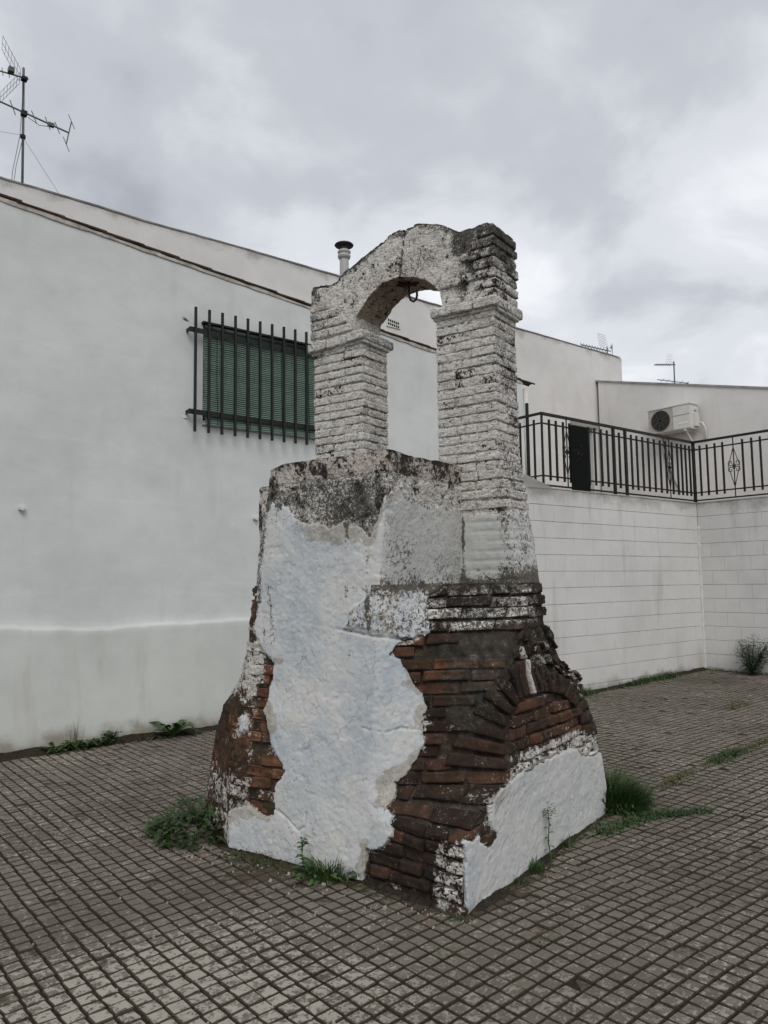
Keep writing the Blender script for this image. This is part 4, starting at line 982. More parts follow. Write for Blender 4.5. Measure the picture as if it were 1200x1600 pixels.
# roller blind of green slats hung outside the window, behind the bars
blind = thing('roller_blind', 'green slatted roller blind hanging behind the black window bars', 'blind', (3.86, HY - .05, 4.6))
BO = (3.86, HY - .05, 4.6)
b = LB(BO); b.tube([(3.87, HY - .012, 4.602), (5.50, HY - .012, 4.602)], .052, 14); b.build('blind_roll', IRON_G, blind, True)
b = LB(BO); b.box((3.842, HY - .062, 4.652), (5.51, HY + .05, 4.675)); b.build('blind_board', IRON_G, blind)
zt, zb_ = 4.535, 3.452; ns = 46
for k in range(ns):
    z = zt - (zt - zb_) * k / (ns - 1)
    out_ = .012 + .030 * max(0, (k - 38) / 8) + .008 * math.sin(k * .5)
    b = LB(BO); x0 = 3.853 + rng.uniform(-.003, .003) + (.03 if k > 40 else 0) * (k - 40) / 6; y = HY - .030 - out_
    V = []
    for x in (x0, 4.4, 4.95, 5.505):
        sag = -.004 * math.sin((x - 3.85) / 1.65 * PI) + rng.uniform(-.0012, .0012)
        V += [(x, y, z + .0085 + sag), (x, y - .006, z + sag), (x, y, z - .0085 + sag), (x, y + .005, z + sag)]
    Q_ = [(4 * i + j, 4 * i + (j + 1) % 4, 4 * i + 4 + (j + 1) % 4, 4 * i + 4 + j) for i in range(3) for j in range(4)] + [(0, 3, 2, 1), (12, 13, 14, 15)]
    b.add(V, Q_).build('slat', BLIND, blind)
for x in (4.02, 4.45, 4.9, 5.3):
    b = LB(BO); b.tube([(x, HY - .053, zt + .05), (x, HY - .056, 4.0), (x, HY - .085, zb_ - .01)], .004, 5); b.build('cord', IRON_G, blind)

# ------------------------------------------------------------------ taller house behind
tall = thing('house', 'tall cream-white windowless house wall with a straight weathered top rising behind the annexe', 'house', (5, 9.5, 0)); TO = (5, 9.5, 0)
xs_ = np.unique(np.round(np.concatenate([np.arange(-8, 1, .5), np.arange(1, 14.265, .12), [14.265, 12.42, 13.22]]), 3))
ztop = lambda x: 6.362 + .012 * vnoise(np.stack([x * .8, 0 * x, 0 * x], -1)) + .004 * vnoise(np.stack([x * 6, 0 * x, 0 * x], -1))
P, q = render_sheet(xs_, lambda x: 0 * x, ztop, 9.5, .010, (12.42, 13.22, -5, 4.69))
mesh_np('wall', P - TO, q, W_TALL, tall, None, True)
b = LB(TO); b.box((14.05, 9.512, 0), (14.262, 16, 6.35)); b.box((-8, 15.8, 0), (14.05, 16, 6.35)); b.build('side_wall', W_TALL, tall)
tx_ = np.arange(-8, 14.28, .12); P = np.concatenate([np.stack([tx_, np.full_like(tx_, y_), ztop(tx_) + z_], -1) for y_, z_ in ((9.488, -.002), (9.484, .018), (9.72, .024), (9.72, -.3))])
mesh_np('wall_cap', P - TO, grid_faces(4, len(tx_))[:, ::-1], flat('cement_cap', (.27, .265, .25), .95, 0., .4, 5), tall)
b = LB(TO); b.box((-8, 9.72, 6.0), (14.05, 15.8, 6.1)); b.build('roof', TILE, tall)
b = LB(TO); b.box((12.42, 9.60, 2.6), (13.22, 9.64, 4.69)); door = b.build('door', IRON, tall)
b = LB(TO); b.box((12.40, 9.47, 4.69), (13.27, 9.60, 4.76)); b.build('lintel', flat('grey_lintel', (.30, .29, .27), .9), door)
b = LB(TO); b.box((13.14, 9.505, 2.6), (13.22, 9.60, 4.69)); b.box((12.42, 9.505, 2.6), (12.47, 9.60, 4.69)); b.build('door_frame', W_LOW, door)
b = LB(TO); b.box((12.95, 9.55, 3.5), (12.98, 9.60, 3.62)); b.build('handle', STEEL, door)
# vent plate; dark boxes on it stand in for shade inside its holes
b = LB(TO); b.box((7.70, 9.485, 5.765), (7.985, 9.505, 5.915)); vent = b.build('vent_grille', W_TALL, tall)
for r in range(2):
    for k in range(6):
        x = 7.722 + k * .041; z = 5.855 - r * .058 - k * .0045
        b = LB(TO); b.box((x, 9.481, z), (x + .027, 9.486, z + .036)); b.build('hole_shade', DARK, vent)

# metal flue
fl = thing('flue', 'round grey metal chimney flue with a flat conical cowl above the cream house', 'chimney', (7.44, 10.3, 6.0))
m_ = MB(); m_.lathe([(.078, 0), (.078, 1.10)], n=20); m_.build('pipe', FLUE, fl, True)
m_ = MB(); m_.lathe([(.078, 1.10), (.10, 1.115), (.112, 1.15), (.112, 1.165), (.09, 1.18), (.09, 1.20), (.112, 1.215), (.112, 1.24), (.085, 1.265), (.05, 1.27)], n=20); m_.build('collar', FLUE, fl, True)
m_ = MB(); m_.lathe([(.055, 1.26), (.055, 1.34)], n=12); m_.build('neck', STEEL, fl, True)
m_ = MB(); m_.lathe([(0, 1.335), (.155, 1.335), (.165, 1.35), (.15, 1.368), (.07, 1.405), (0, 1.415)], n=24); m_.build('cowl', flat('dark_cowl', (.04, .042, .045), .5, .3), fl, True)

# ------------------------------------------------------------------ lower white house with the air conditioner
low = thing('house', 'low white house with a sloping top edge standing behind the iron balustrade', 'house', (13.3, 8, 0)); LO = (13.3, 8, 0)
sl = .2498; ztp = lambda y: 5.70 + (y - 9.5) * sl
ys_ = np.arange(2.0, 9.49, .12); nz = 60
P = np.array([[(13.3, y, 2.0 + (ztp(y) - 2.0) * t) for y in ys_] for t in np.linspace(0, 1, nz)]).reshape(-1, 3); P[:, 0] -= .008 * fbm(P, 1., 4)
mesh_np('wall', P - LO, grid_faces(nz, len(ys_)), W_LOW, low, None, True)
b = LB(LO)
b.hexa([(13.28, 2., ztp(2.)), (19, 2., ztp(2.)), (19, 9.49, ztp(9.49)), (13.28, 9.49, ztp(9.49)), (13.28, 2., ztp(2.) + .035), (19, 2., ztp(2.) + .035), (19, 9.49, ztp(9.49) + .035), (13.28, 9.49, ztp(9.49) + .035)])
b.build('roof_edge', flat('cement_edge', (.30, .29, .28), .95, 0., .3, 5), low)
b = LB(LO); b.box((13.315, 2., 2.0), (19, 2.2, ztp(2.) - .01)); b.build('side_wall', W_LOW, low)
# air conditioner outdoor unit
AO = (13.28, 7.67, 4.30)
ac = thing('air_conditioner', 'cream air conditioning outdoor unit with a dark round fan on wall brackets', 'air conditioner', AO)
b = LB(AO); b.box((12.965, 7.25, 4.315), (13.245, 8.10, 4.765)); b.build('casing', WHITE_M, ac)
b = LB(AO); b.box((12.945, 7.235, 4.765), (13.255, 8.115, 4.785)); b.build('top_cover', WHITE_M, ac)
b = LB(AO); b.box((12.955, 7.60, 4.318), (12.966, 8.097, 4.762)); b.build('fan_panel', flat('fan_panel_grey', (.40, .38, .33), .6), ac)
b = LB(AO); b.box((12.952, 7.255, 4.33), (12.966, 7.59, 4.755)); sp_ = b.build('side_panel', WHITE_M, ac)
b = LB(AO); b.box((12.948, 7.29, 4.41), (12.953, 7.47, 4.445)); b.build('badge', flat('badge_grey', (.74, .74, .72), .4), sp_)
b = LB(AO); b.box((12.948, 7.262, 4.58), (12.953, 7.585, 4.588)); b.build('panel_seam', GREY_M, sp_)
fc = (12.952, 7.845, 4.542)
V, Q_ = [], []
for k in range(28):
    a = 2 * PI * k / 28
    V += [(fc[0] - .001, fc[1] + .205 * math.cos(a), fc[2] + .205 * math.sin(a)), (fc[0] - .006, fc[1] + .195 * math.cos(a), fc[2] + .195 * math.sin(a)), (fc[0] - .001, fc[1] + .188 * math.cos(a), fc[2] + .188 * math.sin(a))]
for k in range(28):
    j = (k + 1) % 28
    for c in (0, 1): Q_.append((3 * k + c, 3 * j + c, 3 * j + c + 1, 3 * k + c + 1))
b = LB(AO); b.add(V, Q_); fan = b.build('fan', GREY_M, ac)
b = LB(AO); b.add([(fc[0] - .0008, fc[1] + .19 * math.cos(2 * PI * k / 28), fc[2] + .19 * math.sin(2 * PI * k / 28)) for k in range(28)] + [(fc[0] - .0008, fc[1], fc[2])], [], [(k, (k + 1) % 28, 28) for k in range(28)])
b.build('fan_hollow_shade', DARK, fan)  # flat dark disc, shade of the fan opening put into colour
b = LB(AO)
for rr in (.04, .065, .09, .115, .14, .165):
    b.tube([(fc[0] - .006, fc[1] + rr * math.cos(2 * PI * k / 24), fc[2] + rr * math.sin(2 * PI * k / 24)) for k in range(25)], .0032, 4, False)
for k in range(8):
    a = 2 * PI * k / 8 + .2; b.tube([(fc[0] - .007, fc[1] + .03 * math.cos(a), fc[2] + .03 * math.sin(a)), (fc[0] - .007, fc[1] + .195 * math.cos(a), fc[2] + .195 * math.sin(a))], .004, 4)
b.build('fan_guard', flat('guard_grey', (.10, .10, .095), .6), fan)
for y in (7.36, 7.98):
    b = LB(AO); b.box((12.94, y - .018, 4.28), (13.30, y + .018, 4.31)); b.hexa([(13.26, y - .015, 3.98), (13.30, y - .015, 3.98), (13.30, y + .015, 3.98), (13.26, y + .015, 3.98), (12.98, y - .015, 4.27), (13.02, y - .015, 4.28), (13.02, y + .015, 4.28), (12.98, y + .015, 4.27)])
    b.build('bracket', WHITE_M, ac)
b = LB(AO); b.tube([(13.20, 7.24, 4.44), (13.21, 7.16, 4.42), (13.24, 7.13, 4.32), (13.27, 7.13, 4.15), (13.30, 7.16, 4.10)], .022, 8); b.build('pipe', PIPE, ac, True)
b = LB(AO); b.box((13.06, 7.205, 4.36), (13.20, 7.252, 4.60)); b.box((13.09, 7.22, 4.66), (13.17, 7.252, 4.69)); b.build('valve_cover', WHITE_M, ac)
b = LB(AO); b.tube([(13.27, 8.0, 4.27), (13.285, 8.0, 3.9), (13.285, 7.85, 3.5), (13.285, 7.7, 3.2)], .012, 6); b.build('drain_hose', GREY_M, ac, True)

# ------------------------------------------------------------------ terrace wall of painted concrete blocks
BY, BX0, BX1, BZ = 6.40, 7.80, 11.50, 2.782
BL = 7.15
tw = thing('terrace_wall', 'white painted concrete block retaining wall turning a corner below the iron balustrade', 'wall', (9.5, BY, 0)); WO = (9.5, BY, 0)
b = LB(WO)
b.box((BL, BY + .012, -.3), (BX1 + .2, BY + .2, BZ - .012)); b.box((BX1 + .012, .5, -.3), (BX1 + .2, BY + .012, BZ - .012)); b.box((BX0 + .012, BY + .2, -.3), (BX0 + .2, HY, BZ - .012))
b.build('wall_core', W_JOINT, tw)
b = LB(WO); b.box((BX0 + .2, BY + .2, 2.60), (13.3, 9.49, 2.70)); b.box((BX1 + .2, .5, 2.60), (13.3, BY + .2, 2.70)); b.build('terrace_floor', flat('terrace_floor_mat', (.25, .18, .14), .9), tw)
ch, cl_ = .2145, .405
nc_ = 13
def block(a, b_, z0, z1, axis, k):
    """one block: proud of the mortar core, slightly out of line, edges worn"""
    pr = rng.uniform(-.0012, .0012); e = .0028 + rng.uniform(0, .001); m_ = LB(WO)
    z0, z1 = z0 + .0025 + rng.uniform(-.001, .001), z1 - .0025
    if axis == 'x':
        y0 = BY - pr; V = [(a, y0 + e, z0), (b_, y0 + e, z0), (b_, BY + .03, z0), (a, BY + .03, z0), (a, y0 + e, z1), (b_, y0 + e, z1), (b_, BY + .03, z1), (a, BY + .03, z1)]
        F4 = [(a + e, y0, z0 + e), (b_ - e, y0, z0 + e), (b_ - e, y0, z1 - e), (a + e, y0, z1 - e)]; ed = (0, 1, 5, 4)
    else:
        x0 = BX1 - pr; V = [(x0 + e, b_, z0), (x0 + e, a, z0), (BX1 + .03, a, z0), (BX1 + .03, b_, z0), (x0 + e, b_, z1), (x0 + e, a, z1), (BX1 + .03, a, z1), (BX1 + .03, b_, z1)]
        F4 = [(x0, b_ - e, z0 + e), (x0, a + e, z0 + e), (x0, a + e, z1 - e), (x0, b_ - e, z1 - e)]; ed = (0, 1, 5, 4)
    V += F4
    Q_ = [(8, 9, 10, 11), (ed[0], ed[1], 9, 8), (ed[1], ed[2], 10, 9), (ed[2], ed[3], 11, 10), (ed[3], ed[0], 8, 11), (0, 3, 2, 1), (4, 5, 6, 7), (1, 2, 6, 5), (3, 0, 4, 7)]
    m_.add(V, Q_); return m_.build('block', W_BLOCK, tw)
for k in range(nc_):
    z1 = BZ - .003 - k * ch; z0 = z1 - ch
    if z1 < .02: continue
    x = BL - (0 if k % 2 else cl_ / 2)
    while x < BX1 - .02:
        a, b_ = max(x, BL), min(x + cl_, BX1 - .001)
        if b_ - a > .05: block(a + .0013, b_ - .0013, z0, z1, 'x', k)
        x += cl_
    y = BY - .001 - (cl_ / 2 if k % 2 else cl_)
    y1 = BY - .002
    while y1 > 4.3:
        block(y + .0013, y1 - .0013, z0, z1, 'y', k); y1 = y; y -= cl_
b = LB(WO); b.box((BX1, .5, -.3), (BX1 + .01, 4.1, BZ - .003)); b.build('plain_wall', W_BLOCK, tw)
b = LB(WO)
b.box((BL, BY - .006, BZ - .003), (BX1 + .21, BY + .21, BZ + .012)); b.box((BX1 - .006, .5, BZ - .003), (BX1 + .21, BY - .006, BZ + .012)); b.box((BX0 - .004, BY + .21, BZ - .003), (BX0 + .21, HY - .02, BZ + .012))
b.build('wall_cap', W_BLOCK, tw)
P, q = rough_box((BL, BY - .004, BZ - .02), (BX0 + .12, BY + .19, BZ + .16), .03, .012, .008, 6)
P[:, 2] = np.where(P[:, 2] > BZ + .03, BZ + .022 + (P[:, 2] - BZ - .022) * np.clip((BX0 + .12 - P[:, 0]) / .55, 0, 1), P[:, 2])
mesh_np('mortar_ramp', P - WO, q, W_BLOCK, tw, None, True)
P, q = rough_box((BX1 - .030, BY - .030, .05), (BX1 + .01, BY + .01, 2.4), .03, .015, .014, 8)
mesh_np('corner_fillet', P - WO, q, W_BLOCK, tw, None, True)

# ------------------------------------------------------------------ wrought-iron balustrade
RO = (9.5, BY + .08, BZ); ry = BY + .03; rx = BX1 + .03
bal = thing('balustrade', 'black wrought-iron balustrade with scrolled lozenges along the top of the block wall', 'railing', RO)
def bx(name, a, c, par=bal, mat=IRON):
    m_ = LB(RO); m_.box(a, c); return m_.build(name, mat, par)
w2 = .0125
for (zz0, zz1, dd, nm) in ((3.752, 3.786, .020, 'handrail'), (3.632, 3.652, .008, 'rail'), (2.940, 2.960, .008, 'rail'), (2.815, 2.837, .012, 'rail')):
    m_ = LB(RO)
    m_.box((7.80, ry - dd, zz0), (rx - dd, ry + dd, zz1)); m_.box((rx - dd, 3.6, zz0 + .001), (rx + dd, ry + dd, zz1 + .001)); m_.box((7.80 - dd, ry - dd + .002, zz0 + .001), (7.80, 8.15, zz1 + .001))
    m_.build(nm, IRON, bal)
barx = [7.95, 8.09, 8.24, 8.375, 8.79, 8.93, 9.08, 9.22, 9.51, 9.81, 9.95, 10.10, 10.25, 10.41, 10.57, 10.72, 10.90, 11.05, 11.17, 11.29, 11.41]
for x in barx: bx('bar', (x - w2, ry - .012, 2.895), (x + w2, ry + .012, 3.705))
for y in (6.32, 6.20, 6.07, 5.945, 5.63, 5.49, 5.36, 5.22, 5.08, 4.94): bx('bar', (rx - .012, y - w2, 2.895), (rx + .012, y + w2, 3.705))
for y in (6.56, 6.80, 6.94, 7.08, 7.3): bx('bar', (7.80 - .0095, y - w2, 2.895), (7.80 + .0095, y + w2, 3.705))
for x in (9.37, 9.66): bx('post', (x - .018, ry - .018, BZ + .012), (x + .018, ry + .018, 3.752))
bx('post', (rx - .02, ry - .02, BZ + .012), (rx + .02, ry + .02, 3.752)); bx('post', (7.80 - .016, 6.67 - .016, BZ + .012), (7.80 + .016, 6.67 + .016, 3.95)); bx('post', (7.79, ry - .012, BZ + .012), (7.813, ry + .011, 3.752))
def lozenge(px, axis):
    """upright with a lozenge frame and four scrolls"""
    m_ = LB(RO)
    def pt(d, z): return (px + d, ry, z) if axis == 'x' else (rx, px + d, z)
    hw = .088
    m_.tube([pt(0, BZ + .05), pt(0, 3.752)], .0095, 6)
    for s_ in (-1, 1):
        m_.tube([pt(0, 3.60), pt(s_ * hw, 3.31), pt(0, 2.985)], .0065, 5)
        for t_ in (-1, 1):
            pts = []
            for i in range(22):
                a = i / 21 * 2.35 * PI; r = .052 * (1 - .72 * i / 21)
                cx0, cz0 = s_ * .055, 3.305 + t_ * .055
                pts.append(pt(cx0 - s_ * r * math.cos(a), cz0 - t_ * r * math.sin(a) * 1.0))
            m_.tube([pt(0, 3.305 + t_ * .004)] + pts, .006, 5)
    m_.tube([pt(-.02, 3.305), pt(.02, 3.305)], .016, 6)
    m_.build('lozenge', IRON, bal)
lozenge(10.815, 'x'); lozenge(5.775, 'y'); lozenge(8.31, 'x')
pan = thing('metal_panel', 'narrow black sheet panel with a small brown leaf ornament fixed to the railing', 'panel', (8.55, ry - .03, 2.79))
PO = (8.55, ry - .03, 2.79)
b = LB(PO); b.box((8.352, ry - .032, 2.79), (8.745, ry - .022, 3.675)); sheet = b.build('sheet', flat('black_sheet', (.010, .011, .011), .95, 0., .1, 20., .05), pan)
b = LB(PO)
for i in range(16):
    a = rng.uniform(0, 6.28); r = rng.uniform(.01, .11); c = (8.50 + r * math.cos(a) * .7, ry - .035, 3.30 + r * math.sin(a))
    d = (rng.uniform(-.02, .02), 0, rng.uniform(-.02, .02)); b.strip([c, (c[0] + d[0], c[1] - .008, c[2] + d[2] + .012), (c[0] + 2 * d[0], c[1] - .004, c[2] + 2 * d[2] + .02)], [.002, .009, .001], (1, 0, .3))
b.build('leaf_ornament', flat('ornament_brown', (.05, .036, .015), .6), sheet)

# ------------------------------------------------------------------ aerials
def yagi(mb, c, d, e, L0, L1, els, r=.008):
    """boom along d through c; els = [(offset, half length)] along e"""
    c, d, e = Vector(c), Vector(d).normalized(), Vector(e).normalized()
    mb.tube([c + d * L0, c + d * L1], r, 5)
    for o_, hl in els: mb.tube([c + d * o_ - e * hl, c + d * o_ + e * hl], r * .5, 4)
A1 = (2.335, 10.3, 6.1)
an = thing('tv_aerial', 'tall roof aerial mast carrying two large antennas above the cream house', 'aerial', A1)
m_ = LB(A1); m_.tube([(2.335, 10.3, 6.1), (2.315, 10.3, 7.5), (2.297, 10.3, 8.36)], .016, 8); m_.build('mast', STEEL, an, True)
m_ = LB(A1); yagi(m_, (2.30, 10.26, 8.20), (-1, .25, .06), (.0, .5, 1.), -.05, 1.0, [(.18 + .075 * k, .085) for k in range(11)], .011)
m_.box((2.10, 10.19, 8.19), (2.17, 10.27, 8.25)); m_.build('upper_antenna', STEEL, an)
m_ = LB(A1)
R0 = Vector((2.25, 10.27, 8.20))
for s_ in (-1, 1):
    for k in range(7):
        t_ = k / 6; a = R0 + Vector((-.36 * t_ * (1 if s_ < 0 else .9), -.02, s_ * (.04 + .47 * t_) if s_ > 0 else -(.04 + .33 * t_)))
        a = R0 + Vector((-.22 * t_, 0, s_ * (.03 + .34 * t_)))
        m_.tube([a + Vector((-.04, -.22, -.05)), a + Vector((.04, .22, .05))], .0028, 4)
    for y_ in (-.2, 0, .2): m_.tube([R0 + Vector((-.01 + y_ * .18, y_, s_ * .03 + y_ * .22)), R0 + Vector((-.22 + y_ * .18, y_, s_ * .37 + y_ * .22))], .003, 4)
m_.build('reflector', STEEL, an)
m_ = LB(A1); C2 = (2.315, 10.27, 7.735); dv = Vector((1, -.06, -.16)); ev = Vector((-.16, .55, 1.))
yagi(m_, C2, dv, ev, -.75, .56, [(-.62, .16), (-.40, .15), (-.14, .15), (.12, .13), (.29, .13), (.41, .12), (.52, .14)][:6], .012)
e1 = Vector(C2) + dv.normalized() * .56; m_.tube([e1 + Vector((.03, 0, .17)), e1 + Vector((-.03, 0, -.17))], .008, 5)
for s_ in (-1, 1):
    q_ = e1 + Vector((.03 * s_, 0, .17 * s_)); m_.tube([q_ - ev.normalized() * .15, q_ + ev.normalized() * .15], .005, 4)
m_.box((2.60, 10.22, 7.655), (2.68, 10.27, 7.70)); m_.build('lower_antenna', STEEL, an)
m_ = LB(A1); m_.tube([(2.30, 10.27, 8.15), (2.285, 10.28, 7.75), (2.27, 10.26, 7.4), (2.20, 10.28, 6.9), (2.17, 10.3, 6.2)], .004, 4); m_.tube([(2.31, 10.27, 7.4), (2.24, 10.27, 7.0), (2.18, 10.3, 6.3)], .004, 4)
m_.tube([(2.68, 10.24, 7.66), (2.5, 10.25, 7.62), (2.36, 10.27, 7.69)], .004, 4); m_.build('cable', IRON, an)
m_ = LB(A1); m_.tube([(2.31, 10.3, 7.42), (4.4, 12.0, 6.1)], .0022, 4); m_.tube([(2.31, 10.3, 7.44), (-.6, 10.9, 7.2)], .0022, 4); m_.build('guy_wire', STEEL, an)
m_ = LB(A1); m_.tube([(2.315, 10.3, 7.40), (2.315, 10.3, 7.44)], .034, 8); m_.box((2.28, 10.25, 7.70), (2.35, 10.32, 7.76)); m_.box((2.27, 10.24, 8.18), (2.34, 10.32, 8.22)); m_.build('clamp', IRON, an)

A2 = (15.9, 11.0, 6.3)
an = thing('tv_aerial', 'small pale aerial with a grid reflector peeping over the far end of the cream house', 'aerial', A2)
m_ = LB(A2); m_.tube([(15.9, 11, 6.1), (15.93, 11, 7.30)], .018, 6); m_.build('mast', STEEL, an)
m_ = LB(A2); yagi(m_, (15.95, 11, 7.22), (-1, .1, .0), (0, .6, 1), -.1, .95, [(.12 + .1 * k, .07) for k in range(9)], .014); m_.build('antenna', STEEL, an)
m_ = LB(A2)
for k in range(8):
    t_ = k / 7; m_.tube([(15.98 - .02 * k, 10.98, 7.26 + .045 * k), (15.74 - .01 * k, 11.1, 7.34 + .042 * k)], .004, 4)
    m_.tube([(16.0 + .018 * k, 10.98, 7.26 - .0 + .02 * k), (16.13, 11, 7.44 - .05 * k)], .004, 4)
m_.build('reflector', STEEL, an)
A3_ = (15.0, 8.71, 5.4)
an = thing('tv_aerial', 'thin roof aerial with two small antennas above the low white house', 'aerial', A3_)
m_ = LB(A3_); m_.tube([(15, 8.71, 5.4), (15, 8.705, 6.24)], .016, 6); m_.build('mast', STEEL, an)
m_ = LB(A3_); yagi(m_, (15, 8.71, 6.17), (-.1, 1, .22), (1, 0, .45), -.04, .44, [(.05 + .05 * k, .09) for k in range(8)], .012); m_.build('upper_antenna', STEEL, an)
m_ = LB(A3_); yagi(m_, (15, 8.71, 5.80), (-.1, 1, .32), (1, .2, .5), -.32, .40, [(-.28, .14), (-.15, .14), (.02, .12), (.15, .12), (.28, .13)], .010); m_.build('lower_antenna', STEEL, an)
m_ = LB(A3_)
for k in range(6): m_.tube([(15, 8.73 - .0 * k, 6.22 + .035 * k), (15, 8.90 - .01 * k, 6.25 + .035 * k)], .0025, 4)
m_.build('reflector', STEEL, an)

# ------------------------------------------------------------------ weeds and grass
def blade(mb, base, ang, h, lean, wd, n=5):
    d = Vector((math.cos(ang), math.sin(ang), 0)); pts, ws = [], []
    for i in range(n):
        t = i / (n - 1); pts.append(Vector(base) + d * (lean * t * t) + Vector((0, 0, h * (t - .35 * t * t * min(1.5, lean / max(h, .01))))))
        ws.append(wd * (1 - t) ** .7 + .0004)
    mb.strip(pts, ws, (-d.y, d.x, 0), .3)
def leaf(mb, base, ang, length, wd, rise, droop, n=7, wave=0.):
    d = Vector((math.cos(ang), math.sin(ang), 0)); pts, ws = [], []
    for i in range(n):
        t = i / (n - 1); pts.append(Vector(base) + d * (length * t * .9) + Vector((0, 0, rise * math.sin(t * PI * .6) - droop * t * t)))
        ws.append(wd * (math.sin(PI * min(1, .06 + t * .94)) ** .7) * (1 + wave * (-1) ** i) * (.45 + .8 * t if t < .7 else 1.0) + .001)
    mb.strip(pts, ws, (-d.y, d.x, 0), .25)
def tuft(name, label, cat, loc, n, r, h, mat, group=None, lean=1., seed=0, extra=None):
    o = thing(name, label, cat, loc, group); rd = random.Random(seed)
    mb = MB()
    for i in range(n):
        a = rd.uniform(0, 2 * PI); q = r * math.sqrt(rd.random()); a2 = a + rd.uniform(-.9, .9)
        hh_ = h * rd.uniform(.45, 1.0) * (1 - .45 * q / r)
        blade(mb, (q * math.cos(a), q * math.sin(a), -.01), a2, hh_, lean * hh_ * rd.uniform(.15, .75), rd.uniform(.0028, .0055))
    mb.build('blades', mat, o)
    return o
def G(x, y): return (x, y, float(gz(x)))
# big grass clump at the far corner of the arched side
gx, gy_ = to_world(2.10, .02)
o = tuft('grass_clump', 'large dark green grass clump beside the far foot of the well', 'grass', G(gx + .04, gy_ + .02), 1500, .21, .37, GRASS, seed=1, lean=1.2)
mb = MB(); rd = random.Random(5)
for i in range(500):
    a = rd.uniform(-2.2, .9); q = .13 + .14 * rd.random(); blade(mb, (q * math.cos(a), q * math.sin(a), -.01), a + rd.uniform(-.6, .6), rd.uniform(.08, .22), rd.uniform(.06, .16), rd.uniform(.002, .004))
for i in range(90):
    a = rd.uniform(-2.6, 1.2); q = .12 + .13 * rd.random(); leaf(mb, (q * math.cos(a), q * math.sin(a), .0), a + rd.uniform(-.8, .8), rd.uniform(.06, .12), .010, rd.uniform(.03, .10), .03)
mb.build('outer_blades', GRASS, o)
mb = MB()
for i in range(7):
    a = rd.uniform(0, 6.28); b_ = (rd.uniform(-.12, .1), rd.uniform(-.1, .1), .1)
    blade(mb, b_, a, rd.uniform(.30, .42), .10, .0016)
mb.build('stalks', GRASS_Y, o)
# tuft in front of the plastered side
tx_, ty_ = 2.47, 3.62
o = tuft('grass_tuft', 'bright grass tuft with small leaves at the foot of the plastered face', 'grass', G(tx_, ty_), 240, .13, .20, GRASS, seed=2)
mb = MB(); rd = random.Random(8)
for i in range(60):
    a = rd.uniform(0, 6.28); q = rd.uniform(.02, .17); leaf(mb, (q * math.cos(a), q * math.sin(a), rd.uniform(0, .03)), a + rd.uniform(-.7, .7), rd.uniform(.05, .11), rd.uniform(.008, .015), rd.uniform(.02, .07), .02)
mb.build('leaves', LEAF_M, o)
mb = MB()
mb.tube([(-.10, .08, 0), (-.11, .09, .12), (-.105, .10, .20)], .003, 5)
for i in range(26):
    t = rd.uniform(.3, 1.05); a = rd.uniform(0, 6.28); leaf(mb, (-.105, .092, .2 * t), a, rd.uniform(.025, .05), .010, .012, .01, 5)
mb.build('leafy_stem', LEAF_M, o)
tuft('grass_tuft', 'short grass tuft right of the bright tuft beneath the plaster edge', 'grass', G(2.575, 3.48), 160, .04, .13, GRASS, seed=12)
# dark weed bush at the left foot
o = thing('weed', 'dark leafy weed spreading from the broken left foot of the well', 'weed', G(2.17, 4.80))
mb = MB(); rd = random.Random(3)
for i in range(300):
    a = rd.uniform(0, 6.28); q = .33 * math.sqrt(rd.random()); ex, ey = q * math.cos(a) * .78 + .06, q * math.sin(a) * .95 - .03
    z = rd.uniform(.0, .20) * (1 - (q / .33) ** 2) + .01
    leaf(mb, (ex, ey, z), a + rd.uniform(-1.2, 1.2), rd.uniform(.06, .13), rd.uniform(.010, .022), rd.uniform(.01, .06), rd.uniform(.0, .05), 6, .25)
mb.build('leaves', LEAF_D, o)
mb = MB()
for i in range(60):
    a = rd.uniform(0, 6.28); q = rd.uniform(.1, .34); blade(mb, (q * math.cos(a), q * math.sin(a), 0), a, rd.uniform(.06, .17), rd.uniform(.03, .12), .003)
mb.build('blades', GRASS, o)
mb = MB()
for (ex, ey, a) in ((.16, -.34, .4), (.20, -.30, 2.1)): leaf(mb, (ex, ey, .03), a, .10, .035, .03, .02, 6)
mb.build('dead_leaves', DEADLEAF, o)
# broad-leaved rosette by the plinth
PY = HY - .215
o = thing('weed', 'broad-leaved rosette weed growing at the foot of the annexe wall', 'weed', G(3.42, PY - .10)); rd = random.Random(4)
for i in range(13):
    a = -PI / 2 + (i - 6) * .44 + rd.uniform(-.12, .12); mb = MB()
    leaf(mb, (.02 * math.cos(a), .02 * math.sin(a), .02), a, rd.uniform(.20, .30), rd.uniform(.034, .05), rd.uniform(.08, .20), rd.uniform(.03, .08), 8)
    mb.build('leaf', LEAF_M if i % 3 else LEAF_D, o)
mb = MB()
for i in range(60): a = rd.uniform(0, 6.28); leaf(mb, (rd.uniform(-.3, .3), rd.uniform(-.08, .08), .01), a, rd.uniform(.04, .09), .014, .03, .02, 5)
mb.build('small_leaves', LEAF_D, o)
